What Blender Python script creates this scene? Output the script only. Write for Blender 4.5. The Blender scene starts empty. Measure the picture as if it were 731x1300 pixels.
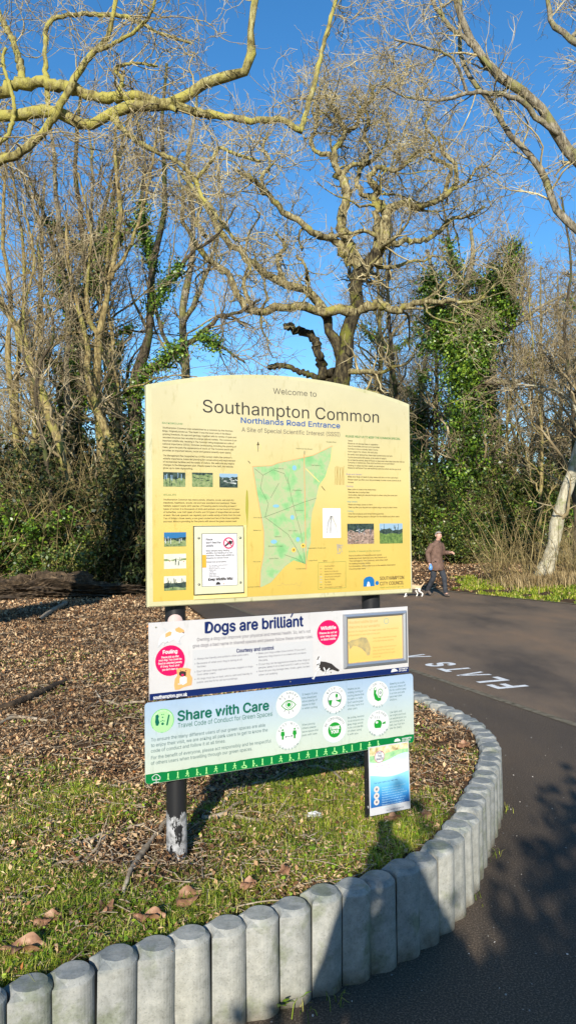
import bpy, bmesh, math, random
import numpy as np
from mathutils import Vector, Matrix
rng = np.random.default_rng(7); random.seed(7)
sc = bpy.context.scene
C = sc.collection
PI = math.pi
rad = math.radians
# ------------------------------------------------------------------ camera
F = 946.0; CH = 1.65
PITCH = rad(1.45); ROLL = rad(0.65)
fwd = Vector((0, math.cos(PITCH), math.sin(PITCH)))
R0 = Vector((1, 0, 0)); U0 = R0.cross(fwd)
RT = math.cos(ROLL)*R0 - math.sin(ROLL)*U0
UP = math.cos(ROLL)*U0 + math.sin(ROLL)*R0
CAM = Vector((0, 0, CH))
def ray(px, py):
    return RT*((px-365.5)/F) + UP*(-(py-650)/F) + fwd
def at_depth(px, py, d):          # point at forward distance (world y) d
    r = ray(px, py); return CAM + r*(d/r.y)
def at_z(px, py, z=0.0):
    r = ray(px, py); return CAM + r*((z-CH)/r.z)
cd = bpy.data.cameras.new('camera'); cam = bpy.data.objects.new('camera', cd); C.objects.link(cam)
cd.sensor_fit = 'VERTICAL'; cd.sensor_height = 24; cd.lens = F/1300*24; cd.clip_start = .02; cd.clip_end = 2000
M = Matrix.Identity(4)
for i in range(3):
    M[i][0] = RT[i]; M[i][1] = UP[i]; M[i][2] = -fwd[i]; M[i][3] = CAM[i]
cam.matrix_world = M
sc.camera = cam
# ------------------------------------------------------------------ light
SUN_EL = rad(21.5); SUN_AZ = rad(7.0)
w = bpy.data.worlds.new('World'); sc.world = w; w.use_nodes = True
nt = w.node_tree; nt.nodes.clear()
sky = nt.nodes.new('ShaderNodeTexSky'); sky.sky_type = 'NISHITA'; sky.sun_disc = False
sky.sun_elevation = SUN_EL; sky.sun_rotation = PI + SUN_AZ; sky.air_density = 1.1; sky.dust_density = 0.1; sky.ozone_density = 4.0
hs = nt.nodes.new('ShaderNodeHueSaturation'); hs.inputs['Saturation'].default_value = 1.22
bg = nt.nodes.new('ShaderNodeBackground'); bg.inputs['Strength'].default_value = 0.13
wo = nt.nodes.new('ShaderNodeOutputWorld')
nt.links.new(sky.outputs[0], hs.inputs['Color']); nt.links.new(hs.outputs[0], bg.inputs['Color']); nt.links.new(bg.outputs[0], wo.inputs['Surface'])
sd = bpy.data.lights.new('sun', 'SUN'); sd.energy = 5.0; sd.angle = rad(0.5); sd.color = (1, .935, .81)
so = bpy.data.objects.new('sun', sd); C.objects.link(so)
sdir = Vector((math.sin(SUN_AZ)*math.cos(SUN_EL), math.cos(SUN_AZ)*math.cos(SUN_EL), -math.sin(SUN_EL)))
so.rotation_euler = sdir.to_track_quat('-Z', 'Y').to_euler()
vs = sc.view_settings; vs.view_transform = 'Standard'; vs.look = 'None'; vs.exposure = 0.6; vs.gamma = 1
try: vs.use_curve_mapping = False
except Exception: pass
sc.cycles.max_bounces = 6; sc.cycles.transparent_max_bounces = 8
# ------------------------------------------------------------------ helpers
def tag(o, label=None, cat=None, group=None, kind=None):
    if label: o['label'] = label
    if cat: o['category'] = cat
    if group: o['group'] = group
    if kind: o['kind'] = kind
    return o
def empty(name, loc=(0, 0, 0), rz=0, label=None, cat=None, group=None):
    o = bpy.data.objects.new(name, None); C.objects.link(o); o.location = loc; o.rotation_euler = (0, 0, rz)
    o.empty_display_size = .2
    return tag(o, label, cat, group)
def link(name, me, parent=None, world=True):
    o = bpy.data.objects.new(name, me); C.objects.link(o)
    if parent is not None:
        o.parent = parent
        if world:   # mesh given in world coordinates: undo parent's own transform
            o.matrix_parent_inverse = Matrix.LocRotScale(parent.location, parent.rotation_euler, parent.scale).inverted()
    return o
def np_mesh(name, V, Fs, mat=None, smooth=False, uv=None):
    """V (n,3); Fs list of int arrays (k, 3 or 4)"""
    me = bpy.data.meshes.new(name)
    if not isinstance(Fs, (list, tuple)): Fs = [Fs]
    Fs = [np.asarray(f, dtype=np.int32) for f in Fs if len(f)]
    V = np.asarray(V, dtype=np.float32)
    me.vertices.add(len(V)); me.vertices.foreach_set('co', V.ravel())
    loops = np.concatenate([f.ravel() for f in Fs]); sizes = np.concatenate([np.full(len(f), f.shape[1], np.int32) for f in Fs])
    starts = np.concatenate([[0], np.cumsum(sizes)[:-1]]).astype(np.int32)
    me.loops.add(len(loops)); me.loops.foreach_set('vertex_index', loops)
    me.polygons.add(len(sizes)); me.polygons.foreach_set('loop_start', starts); me.polygons.foreach_set('loop_total', sizes)
    if smooth: me.polygons.foreach_set('use_smooth', np.ones(len(sizes), dtype=bool))
    me.update(calc_edges=True)
    mats = mat if isinstance(mat, (list, tuple)) else [mat]
    for m in mats:
        if m: me.materials.append(m)
    return me
def bm_mesh(name, bm, mat=None, smooth=False):
    me = bpy.data.meshes.new(name); bmesh.ops.recalc_face_normals(bm, faces=bm.faces); bm.to_mesh(me); bm.free()
    if mat: me.materials.append(mat)
    if smooth:
        for p in me.polygons: p.use_smooth = True
    return me
def copy_tree(o, parent=None):
    c = o.copy(); C.objects.link(c)
    if parent is not None: c.parent = parent
    for ch in list(o.children): copy_tree(ch, c)
    return c
# ------------------------------------------------------------------ materials
def newmat(name):
    m = bpy.data.materials.new(name); m.use_nodes = True
    t = m.node_tree; b = t.nodes['Principled BSDF']
    return m, t, b
def plain(name, col, rough=.6, metal=0, spec=.5, coat=0):
    m, t, b = newmat(name); b.inputs['Base Color'].default_value = (*col, 1); b.inputs['Roughness'].default_value = rough
    b.inputs['Metallic'].default_value = metal; b.inputs['Specular IOR Level'].default_value = spec; b.inputs['Coat Weight'].default_value = coat
    return m
def ramp(t, stops, interp='LINEAR'):
    r = t.nodes.new('ShaderNodeValToRGB'); r.color_ramp.interpolation = interp
    e = r.color_ramp.elements
    while len(e) < len(stops): e.new(.5)
    for i, (p, c) in enumerate(stops):
        e[i].position = p; e[i].color = (*c, 1)
    return r
def noise(t, scale, detail=4, rough=.55, coord='Object', vec_scale=None, dist=0):
    tc = t.nodes.new('ShaderNodeTexCoord'); n = t.nodes.new('ShaderNodeTexNoise')
    n.inputs['Scale'].default_value = scale; n.inputs['Detail'].default_value = detail; n.inputs['Roughness'].default_value = rough
    n.inputs['Distortion'].default_value = dist
    src_ = tc.outputs['Object'] if coord == 'World' else tc.outputs[coord]
    if coord == 'World': src_ = t.nodes.new('ShaderNodeNewGeometry').outputs['Position']
    if vec_scale:
        mp = t.nodes.new('ShaderNodeMapping'); mp.inputs['Scale'].default_value = vec_scale
        t.links.new(src_, mp.inputs[0]); t.links.new(mp.outputs[0], n.inputs['Vector'])
    else: t.links.new(src_, n.inputs['Vector'])
    return n
def mixc(t, fac, a, b, mode='MIX'):
    m = t.nodes.new('ShaderNodeMix'); m.data_type = 'RGBA'; m.blend_type = mode
    for sock, v in ((m.inputs[0], fac), (m.inputs[6], a), (m.inputs[7], b)):
        if hasattr(v, 'links'): t.links.new(v, sock)
        elif isinstance(v, (int, float)): sock.default_value = v
        else: sock.default_value = (*v, 1)
    return m.outputs[2]
def bump(t, b, src, strength, dist=.02):
    n = t.nodes.new('ShaderNodeBump'); n.inputs['Strength'].default_value = strength; n.inputs['Distance'].default_value = dist
    t.links.new(src, n.inputs['Height']); t.links.new(n.outputs[0], b.inputs['Normal'])
def noisy(name, stops, scale, rough=.85, bmp=.3, bd=.02, detail=5, vec_scale=None, second=None):
    m, t, b = newmat(name); n = noise(t, scale, detail, .6, 'Object', vec_scale)
    r = ramp(t, stops); t.links.new(n.outputs[0], r.inputs[0]); col = r.outputs[0]
    if second:
        sc2, st2 = second; n2 = noise(t, sc2, 3); r2 = ramp(t, st2); t.links.new(n2.outputs[0], r2.inputs[0])
        col = mixc(t, 1.0, col, r2.outputs[0], 'MULTIPLY')
    t.links.new(col, b.inputs['Base Color']); b.inputs['Roughness'].default_value = rough; b.inputs['Specular IOR Level'].default_value = .25
    if bmp: bump(t, b, n.outputs[0], bmp, bd)
    return m
def island(name, stops, rough=.7, trans=0.0, spec=.3, patch=None):
    """colour picked per loose piece (leaf, blade, bit)"""
    m, t, b = newmat(name); g = t.nodes.new('ShaderNodeNewGeometry'); r = ramp(t, stops)
    t.links.new(g.outputs['Random Per Island'], r.inputs[0]); col = r.outputs[0]
    if patch:
        n = noise(t, patch[0], 2); r2 = ramp(t, patch[1]); t.links.new(n.outputs[0], r2.inputs[0]); col = mixc(t, 1.0, col, r2.outputs[0], 'MULTIPLY')
    t.links.new(col, b.inputs['Base Color']); b.inputs['Roughness'].default_value = rough; b.inputs['Specular IOR Level'].default_value = spec
    if trans:
        tr = t.nodes.new('ShaderNodeBsdfTranslucent'); t.links.new(col, tr.inputs['Color'])
        mx = t.nodes.new('ShaderNodeMixShader'); mx.inputs[0].default_value = trans
        out = t.nodes['Material Output']; t.links.new(b.outputs[0], mx.inputs[1]); t.links.new(tr.outputs[0], mx.inputs[2]); t.links.new(mx.outputs[0], out.inputs['Surface'])
    return m
M_ = {}
M_['soil'] = noisy('woodland soil', [(.3, (.035, .022, .013)), (.55, (.09, .055, .03)), (.75, (.17, .11, .06))], 9, .95, .6, .03, second=(1.1, [(.35, (.6, .6, .55)), (.7, (1.2, 1.1, 1))]))
# asphalt
def asphalt(name, dark, mid, light, big):
    m, t, b = newmat(name)
    n = noise(t, 130, 3, .7); r = ramp(t, [(.3, dark), (.52, mid), (.68, light)]); t.links.new(n.outputs[0], r.inputs[0])
    v = t.nodes.new('ShaderNodeTexVoronoi'); v.inputs['Scale'].default_value = 75; tc = t.nodes.new('ShaderNodeTexCoord'); t.links.new(tc.outputs['Object'], v.inputs['Vector'])
    rv = ramp(t, [(0, (2.6, 2.5, 2.3)), (.12, (1.3, 1.3, 1.25)), (.2, (1, 1, 1))]); t.links.new(v.outputs['Distance'], rv.inputs[0])
    n2 = noise(t, .9, 5, .6, vec_scale=(1, .45, 1)); r2 = ramp(t, big); t.links.new(n2.outputs[0], r2.inputs[0])
    c = mixc(t, 1, r.outputs[0], rv.outputs[0], 'MULTIPLY'); c = mixc(t, 1, c, r2.outputs[0], 'MULTIPLY')
    t.links.new(c, b.inputs['Base Color']); b.inputs['Roughness'].default_value = .8; b.inputs['Specular IOR Level'].default_value = .3
    bump(t, b, n.outputs[0], .35, .004)
    return m
M_['road'] = asphalt('worn brown asphalt', (.06, .044, .031), (.15, .108, .074), (.34, .255, .18), [(.33, (.5, .52, .56)), (.5, (1, .98, .95)), (.68, (1.4, 1.25, 1.08))])
M_['path'] = asphalt('dark path asphalt', (.036, .028, .020), (.088, .066, .047), (.22, .17, .125), [(.3, (.65, .65, .67)), (.5, (.95, .93, .9)), (.72, (1.3, 1.2, 1.05))])
M_['kerb'] = noisy('flush stone edging', [(.3, (.08, .065, .04)), (.6, (.19, .16, .11))], 14, .9, .4, .01)
M_['paint'] = noisy('worn white road paint', [(.32, (.25, .23, .20)), (.42, (.72, .72, .70)), (.7, (.82, .82, .80))], 22, .7, .15, .004)
def concrete():
    m, t, b = newmat('cast concrete')
    oi = t.nodes.new('ShaderNodeObjectInfo')
    n = noise(t, 26, 8, .7, 'World'); r = ramp(t, [(.32, (.235, .235, .215)), (.5, (.305, .305, .285)), (.68, (.375, .37, .345))]); t.links.new(n.outputs[0], r.inputs[0])
    n2 = noise(t, 150, 2, .6, 'World'); r2 = ramp(t, [(.34, (.62, .62, .62)), (.42, (1, 1, 1)), (.64, (1, 1, 1)), (.7, (1.2, 1.2, 1.18))]); t.links.new(n2.outputs[0], r2.inputs[0])
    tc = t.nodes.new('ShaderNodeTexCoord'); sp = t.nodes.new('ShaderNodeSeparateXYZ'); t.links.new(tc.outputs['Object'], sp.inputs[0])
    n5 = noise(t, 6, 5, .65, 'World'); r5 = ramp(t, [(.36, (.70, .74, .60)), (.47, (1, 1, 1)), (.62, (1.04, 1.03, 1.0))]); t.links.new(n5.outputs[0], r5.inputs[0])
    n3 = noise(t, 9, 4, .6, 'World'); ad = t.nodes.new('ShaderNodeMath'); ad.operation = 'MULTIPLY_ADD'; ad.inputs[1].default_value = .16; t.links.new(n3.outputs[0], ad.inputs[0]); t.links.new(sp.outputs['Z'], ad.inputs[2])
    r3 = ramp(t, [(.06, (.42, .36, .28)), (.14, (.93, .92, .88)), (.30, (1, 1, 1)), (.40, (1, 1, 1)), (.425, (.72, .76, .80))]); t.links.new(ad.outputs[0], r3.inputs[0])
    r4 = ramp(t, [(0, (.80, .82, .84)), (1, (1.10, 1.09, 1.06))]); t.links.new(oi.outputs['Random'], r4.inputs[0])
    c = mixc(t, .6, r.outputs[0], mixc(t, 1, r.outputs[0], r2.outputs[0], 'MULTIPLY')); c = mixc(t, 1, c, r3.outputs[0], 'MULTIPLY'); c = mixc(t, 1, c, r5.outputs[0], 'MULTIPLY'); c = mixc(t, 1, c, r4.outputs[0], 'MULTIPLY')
    t.links.new(c, b.inputs['Base Color']); b.inputs['Roughness'].default_value = .9; b.inputs['Specular IOR Level'].default_value = .2
    bump(t, b, n.outputs[0], .35, .004)
    return m
M_['concrete'] = concrete()
def bark(name, a, b_, c, moss, sc_=6, mossat=(.5, .62)):
    m, t, b = newmat(name)
    n = noise(t, sc_*2.2, 8, .72, vec_scale=(1, 1, .3)); r = ramp(t, [(.36, a), (.5, b_), (.66, c)]); t.links.new(n.outputs[0], r.inputs[0])
    n2 = noise(t, 2.3, 5, .65); r2 = ramp(t, [(mossat[0], (0, 0, 0)), (mossat[1], (1, 1, 1))]); t.links.new(n2.outputs[0], r2.inputs[0])
    cc = mixc(t, r2.outputs[0], r.outputs[0], moss)
    t.links.new(cc, b.inputs['Base Color']); b.inputs['Roughness'].default_value = .9; b.inputs['Specular IOR Level'].default_value = .15
    bump(t, b, n.outputs[0], .9, .04)
    return m
M_['oakbark'] = bark('grey oak bark with moss', (.022, .017, .011), (.13, .10, .05), (.36, .31, .16), (.27, .25, .04), 5)
M_['lichen'] = bark('yellow lichen bark', (.035, .028, .016), (.24, .20, .075), (.46, .42, .20), (.37, .33, .085), 9, (.46, .54))
M_['greybark'] = bark('grey bark', (.05, .042, .03), (.19, .16, .11), (.38, .34, .26), (.20, .19, .07), 6)
M_['ochrebark'] = bark('ochre bark', (.05, .036, .018), (.22, .165, .07), (.42, .34, .16), (.24, .22, .06), 6)  # ochre is the bark's own colour
M_['darkbark'] = bark('dark bark', (.03, .024, .016), (.075, .058, .038), (.15, .12, .08), (.06, .075, .02), 6)
M_['palebark'] = bark('pale smooth bark', (.22, .19, .13), (.40, .36, .26), (.52, .48, .36), (.20, .22, .09), 5, (.55, .66))
M_['twig'] = noisy('pale twig bark', [(.3, (.13, .10, .05)), (.5, (.36, .29, .15)), (.7, (.60, .52, .32))], 3, .8, 0)
M_['twigoak'] = noisy('oak twig bark', [(.3, (.13, .10, .05)), (.5, (.36, .29, .15)), (.7, (.60, .52, .32))], 2, .8, 0)
M_['twigbrown'] = noisy('brown twig bark', [(.3, (.07, .052, .03)), (.5, (.24, .185, .10)), (.7, (.48, .40, .25))], 1.5, .85, 0)
M_['whip'] = noisy('ochre shoots', [(.3, (.08, .055, .024)), (.5, (.24, .18, .075)), (.7, (.48, .39, .19))], 2.5, .8, 0)
M_['deadwood'] = noisy('weathered dead wood', [(.3, (.12, .085, .055)), (.5, (.29, .23, .16)), (.7, (.42, .36, .28))], 24, .9, .4, .006)
M_['darkwood'] = noisy('dark rotten wood', [(.3, (.02, .014, .009)), (.55, (.07, .048, .03)), (.75, (.19, .13, .075))], 9, .95, .8, .04)
M_['ivy'] = island('ivy leaves', [(0, (.02, .05, .008)), (.4, (.06, .13, .014)), (.75, (.15, .25, .02)), (1, (.26, .36, .035))], .38, .12, .5)
M_['holly'] = island('dark evergreen leaves', [(0, (.015, .03, .008)), (.4, (.045, .085, .015)), (.75, (.11, .15, .022)), (1, (.24, .23, .05))], .4, .1, .5)
M_['bramble'] = island('bramble leaves', [(0, (.04, .05, .012)), (.4, (.10, .11, .02)), (.75, (.19, .17, .035)), (1, (.28, .20, .06))], .6, .2)
M_['grass'] = island('winter grass', [(0, (.09, .16, .014)), (.35, (.22, .32, .024)), (.72, (.42, .47, .04)), (.88, (.60, .54, .13)), (1, (.68, .57, .27))], .55, .3, patch=(1.7, [(.35, (.75, .8, .7)), (.65, (1.15, 1.1, 1))]))
M_['clover'] = island('ground cover leaves', [(0, (.07, .15, .012)), (.5, (.19, .32, .025)), (1, (.34, .44, .04))], .5, .25)
M_['litter'] = island('leaf litter', [(0, (.06, .03, .016)), (.22, (.18, .095, .048)), (.5, (.45, .28, .15)), (.78, (.66, .47, .28)), (.94, (.72, .58, .38)), (1, (.60, .24, .07))], .85, .1, .15, patch=(.8, [(.35, (.55, .52, .5)), (.6, (1.1, 1.05, 1))]))
M_['bigleaf'] = island('curled brown leaves', [(0, (.13, .055, .025)), (.5, (.27, .13, .06)), (.85, (.40, .24, .13)), (1, (.42, .17, .03))], .6, .15)

M_['oakbole'] = bark('dark oak bole', (.008, .007, .005), (.045, .036, .022), (.14, .115, .055), (.13, .13, .025), 5, (.55, .66))  # darker bark than the limbs, for trunk and stubs
M_['oaklimb'] = bark('lichened oak limb', (.03, .024, .015), (.18, .145, .07), (.46, .41, .23), (.25, .225, .06), 5, (.52, .62))
M_['gloom'] = island('evergreen leaves with painted shade', [(0, (.006, .012, .004)), (.5, (.018, .030, .008)), (.85, (.05, .065, .014)), (1, (.12, .12, .03))], .5, .05, .3)  # darker copy of the holly leaves, deep shade put into the colour
# ================================================================== terrain
def fbm(x, y, base, seed, oct=4):
    r = np.random.default_rng(seed); s = np.zeros_like(x); a = 1; tot = 0
    for o in range(oct):
        f = base*2**o
        for k in range(5):
            th = r.uniform(0, 2*PI); ph = r.uniform(0, 2*PI); ff = f*r.uniform(.7, 1.3)
            s = s + a*np.sin((x*math.cos(th)+y*math.sin(th))*ff*2*PI + ph)
        tot += a*2.2; a *= .5
    return s/tot
TOPZ = .33
px_pts = [(5,1258),(46,1243),(97.5,1225.6),(149,1211),(195,1197),(239,1183.5),(287,1169),(329,1157),(370,1145),(407,1134),(445,1123.5),(476.5,1113),(508.5,1103),(533,1090),(555,1076),(569,1063.5),(581.5,1051),(589,1037),(594,1023),(599,1009),(606,996),(612,985),(619,974),(625,962),(627,950),(623,934),(610.6,922),(595,911),(580.6,905),(569.5,899),(560,894.5),(547,889.5),(535,884),(525,879.5)]
EP = np.array([[*at_z(px, py, TOPZ)][:2] for px, py in px_pts])
for _ in range(3):   # smooth tracing noise
    q = EP.copy(); q[1:-1] = (EP[:-2]+2*EP[1:-1]+EP[2:])/4; EP = q
d0 = EP[0]-EP[3]; d0 /= np.linalg.norm(d0)
pre = [EP[0]+d0*k*.3 + np.array([-.0, .02])*k*k for k in range(12, 0, -1)]
d1 = EP[-1]-EP[-4]; d1 /= np.linalg.norm(d1)
tail = [EP[-1]+d1*.4, EP[-1]+d1*1.0]
tail += [np.array(p, float) for p in [(-.35, 10.0), (-1.1, 12.5), (-1.95, 15.6), (-3.1, 20), (-6.2, 32), (-14, 60), (-24, 100)]]
EL = np.array([*pre, *EP, *tail])
def resample(P, step):
    seg = np.linalg.norm(np.diff(P, axis=0), axis=1); s = np.concatenate([[0], np.cumsum(seg)])
    n = max(2, int(s[-1]/step)+1); u = np.arange(n)*step
    return np.stack([np.interp(u, s, P[:, i]) for i in range(P.shape[1])], 1)
KL = np.array([(6.5, -4.5), (4.0, 1.95), (2.385, 6.17), (1.29, 9.02), (-.95, 15.4), (-2.3, 19.4), (-5.2, 32), (-13, 60), (-23, 100)])
FL = np.array([(19, -9), (9.0, 10.45), (6.15, 15.9), (4.38, 19.3), (2.2, 24), (-.9, 32), (-8, 60), (-18, 100)])
def seg_dist(x, y, P):
    best = np.full(x.shape, 1e9); side = np.zeros(x.shape)
    for a, b in zip(P[:-1], P[1:]):
        dx, dy = b-a; L2 = dx*dx+dy*dy
        t = np.clip(((x-a[0])*dx+(y-a[1])*dy)/L2, 0, 1)
        ex = x-(a[0]+t*dx); ey = y-(a[1]+t*dy); d = ex*ex+ey*ey
        cr = dx*(y-a[1])-dy*(x-a[0])
        m = d < best; best = np.where(m, d, best); side = np.where(m, np.sign(cr), side)
    return np.sqrt(best)*side         # + is on the left of the travel direction
def sstep(t): t = np.clip(t, 0, 1); return t*t*(3-2*t)
def height(x, y):
    x = np.asarray(x, float); y = np.asarray(y, float)
    dE = seg_dist(x, y, EL); dF = -seg_dist(x, y, FL)
    wdt = .045 + .7*sstep((y-7.2)/2.5)
    bed = .292 + .022*fbm(x, y, .7, 3) + .05*fbm(x, y, .13, 5)*sstep((dE-1)/3) + .012*fbm(x, y, 3, 9, 2)
    bed = bed + .10*sstep((-x-1.5)/5) + .05*sstep((y-12)/10)
    z = -.03 + (bed+.03)*sstep(dE/wdt)
    far = .46*(1-np.exp(-np.maximum(dF, 0)/3.0)) + .03*fbm(x, y, .3, 8)*sstep(dF/3) + .02*sstep(dF/.3)
    return z + far
def axis(lo, hi, f0, f1, fine, grow, cmax):
    c = list(np.arange(f0, f1+1e-6, fine)); s = fine; p = c[0]
    left = []
    while p > lo: s = min(s*grow, cmax); p -= s; left.append(p)
    s = fine; p = c[-1]; right = []
    while p < hi: s = min(s*grow, cmax); p += s; right.append(p)
    return np.array(left[::-1]+c+right)
gx = axis(-400, 400, -3.2, 1.8, .04, 1.035, 25); gy = axis(-300, 800, 1.2, 7.5, .04, 1.03, 25)
X, Y = np.meshgrid(gx, gy); Z = height(X.ravel(), Y.ravel())
n0, n1 = X.shape
idx = np.arange(n0*n1).reshape(n0, n1)
Q = np.stack([idx[:-1, :-1], idx[:-1, 1:], idx[1:, 1:], idx[1:, :-1]], -1).reshape(-1, 4)
tag(link('ground', np_mesh('ground', np.stack([X.ravel(), Y.ravel(), Z], 1), Q, M_['soil'], True)), kind='structure')
def strip(name, A, B, z, mat, n=90):
    """sheet between two polylines, matched by arc length from y"""
    ys = np.concatenate([np.linspace(-4, 30, n), np.linspace(31, 99, 12)])
    def xa(P, y):
        o = np.argsort(P[:, 1]); return np.interp(y, P[o, 1], P[o, 0])
    a = np.stack([xa(A, ys), ys, np.full_like(ys, z)], 1); b = np.stack([xa(B, ys), ys, np.full_like(ys, z)], 1)
    V = np.concatenate([a, b]); N = len(ys); i = np.arange(N-1)
    return link(name, np_mesh(name, V, np.stack([i, i+N, i+N+1, i+1], 1), mat))
# path sheet: edge polyline is not single valued in y near the camera, so triangulate it
bm = bmesh.new()
Eb = [p for p in EL if p[1] <= 33]; Kb = [p for p in KL if p[1] <= 33]
vv = [bm.verts.new((p[0], p[1], 0)) for p in Eb] + [bm.verts.new((p[0], p[1], 0)) for p in Kb[::-1]] + [bm.verts.new((-6, -4.5, 0))]
fc = bm.faces.new(vv); bmesh.ops.triangulate(bm, faces=[fc]); 
me = bm_mesh('path', bm, M_['path'])
tag(link('path', me), kind='structure')
tag(strip('road', KL, FL, 0.0, M_['road']), kind='structure')
K2 = KL.copy(); K2[:, 0] += .085
K1 = KL.copy(); K1[:, 0] += -.01
tag(strip('kerb', K1, K2, .004, M_['kerb']), kind='structure')
F2 = FL.copy(); F2[:, 0] += .14; F1 = FL.copy(); F1[:, 0] -= .02
fk = strip('road_edging', F1, F2, .012, M_['kerb']); tag(fk, kind='structure')
# ================================================================== edging posts
s_ = .128; Rr = .066
def edging_mesh(h):
    pts = []
    for k in range(0, 25):
        a = rad(118) - rad(236)*k/24
        pts.append((Rr*math.cos(a), Rr*math.sin(a)))
    y1 = .66*Rr; Rn = Rr+.003
    a1 = math.asin(y1/Rn)
    for k in range(0, 9):
        a = -a1 + 2*a1*k/8
        pts.append((-s_+Rn*math.cos(a), Rn*math.sin(a)))
    bm = bmesh.new(); rings = []
    for z, sc_, mode in ((-.12, 1, 0), (h-.022, 1, 0), (h-.016, .985, 0), (h-.003, .80, 1), (h, .76, 1)):
        ring = []
        for (x, y) in pts:
            if mode == 0: px_, py_ = x*sc_, y*sc_
            else:
                a = math.atan2(y, x); px_, py_ = Rr*sc_*math.cos(a), Rr*sc_*math.sin(a)
                if x < -.02: px_ = max(px_, -Rr*sc_)
            ring.append(bm.verts.new((px_, py_, z)))
        rings.append(ring)
    n = len(pts)
    for a, b in zip(rings[:-1], rings[1:]):
        for i in range(n): bm.faces.new((a[i], a[(i+1) % n], b[(i+1) % n], b[i]))
    bm.faces.new(rings[-1])
    return bm_mesh('edging_post', bm, M_['concrete'])
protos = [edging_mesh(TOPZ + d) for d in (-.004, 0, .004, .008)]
ords = ['first','second','third','fourth','fifth','sixth','seventh','eighth','ninth','tenth','eleventh','twelfth','thirteenth','fourteenth','fifteenth','sixteenth','seventeenth','eighteenth','nineteenth','twentieth']
row = resample(EL[8:-5], s_)
first = None; cnt = 0
vis = []
for i in range(len(row)-1):
    x, y = row[i]
    if y > 6.6: break
    px = 365.5 + x/y*F if y > .5 else -999
    if px < -45: continue
    if x < 1.0 and y > 6.3: continue
    vis.append(i)
N = len(vis)
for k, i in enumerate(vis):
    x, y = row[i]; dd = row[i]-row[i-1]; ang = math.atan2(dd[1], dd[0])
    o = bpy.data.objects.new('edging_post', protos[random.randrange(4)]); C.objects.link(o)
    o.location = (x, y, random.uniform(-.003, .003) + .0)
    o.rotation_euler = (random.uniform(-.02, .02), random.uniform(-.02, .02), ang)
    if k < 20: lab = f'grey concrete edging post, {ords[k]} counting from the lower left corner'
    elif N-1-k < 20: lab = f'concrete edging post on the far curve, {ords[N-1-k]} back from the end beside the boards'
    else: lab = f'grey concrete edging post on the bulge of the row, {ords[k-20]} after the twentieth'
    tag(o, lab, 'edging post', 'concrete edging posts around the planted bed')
print('posts', N)
# road lettering
FONT_ = None
try:      # Blender's own bundled sans typeface; falls back to the built-in one
    FONT_ = bpy.data.fonts.load(bpy.utils.system_resource('DATAFILES', path='fonts') + '/Inter.woff2')
except Exception: FONT_ = None
def text_mesh_batch(specs):
    """specs: list of (string, offset, res) -> list of (verts Nx2, tris) using Blender's built-in font"""
    obs = []
    global FONT_
    for s, off, res in specs:
        cu = bpy.data.curves.new('t', 'FONT'); cu.body = s; cu.size = 1; cu.offset = off; cu.resolution_u = 4 if res >= 4 else 3 if res >= 2 else 1; cu.fill_mode = 'BOTH'
        if FONT_: cu.font = FONT_
        o = bpy.data.objects.new('t', cu); C.objects.link(o); obs.append(o)
    bpy.context.view_layer.update(); dg = bpy.context.evaluated_depsgraph_get(); out = []
    for o in obs:
        me = bpy.data.meshes.new_from_object(o.evaluated_get(dg)); me.calc_loop_triangles()
        v = np.zeros(len(me.vertices)*3); me.vertices.foreach_get('co', v); v = v.reshape(-1, 3)[:, :2]
        t = np.zeros(len(me.loop_triangles)*3, dtype=np.int32); me.loop_triangles.foreach_get('vertices', t)
        out.append((v, t.reshape(-1, 3))); bpy.data.meshes.remove(me)
    for o in obs:
        cu = o.data; bpy.data.objects.remove(o); bpy.data.curves.remove(cu)
    return out
CAPH = text_mesh_batch([('H', 0, 2)])[0][0][:, 1].max(); print('cap', CAPH)
tm = text_mesh_batch([(c, .03, 6) for c in 'FLATSA'])
rd = np.array([-.33, .944]); ru = np.array([-.944, -.33])
root = np.array([2.47, 7.80])     # foot of the F
VV = []; FF = []; nb = 0; adv = [0, .33, .66, 1.0, 1.34, 1.98]
for (v, t), a in zip(tm, adv):
    wd = v[:, 0].max()-v[:, 0].min(); vx = (v[:, 0]-v[:, 0].min())/wd*.22 + a; vy = v[:, 1]/CAPH*.34
    P = root + vx[:, None]*rd + vy[:, None]*ru
    VV.append(np.column_stack([P, np.full(len(P), .005)])); FF.append(t)
for w_, ks, lb_ in (('FLATS', range(5), 'worn white painted word FLATS on the brown road surface'), ('A', [5], 'single white painted letter past the word, partly hidden by the silver framed notice')):
    v_ = []; f_ = []; nb = 0
    for k in ks: v_.append(VV[k]); f_.append(FF[k]+nb); nb += len(VV[k])
    tag(link('road_lettering', np_mesh('road_lettering', np.concatenate(v_), np.concatenate(f_), M_['paint'])), lb_, 'road marking')
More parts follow.
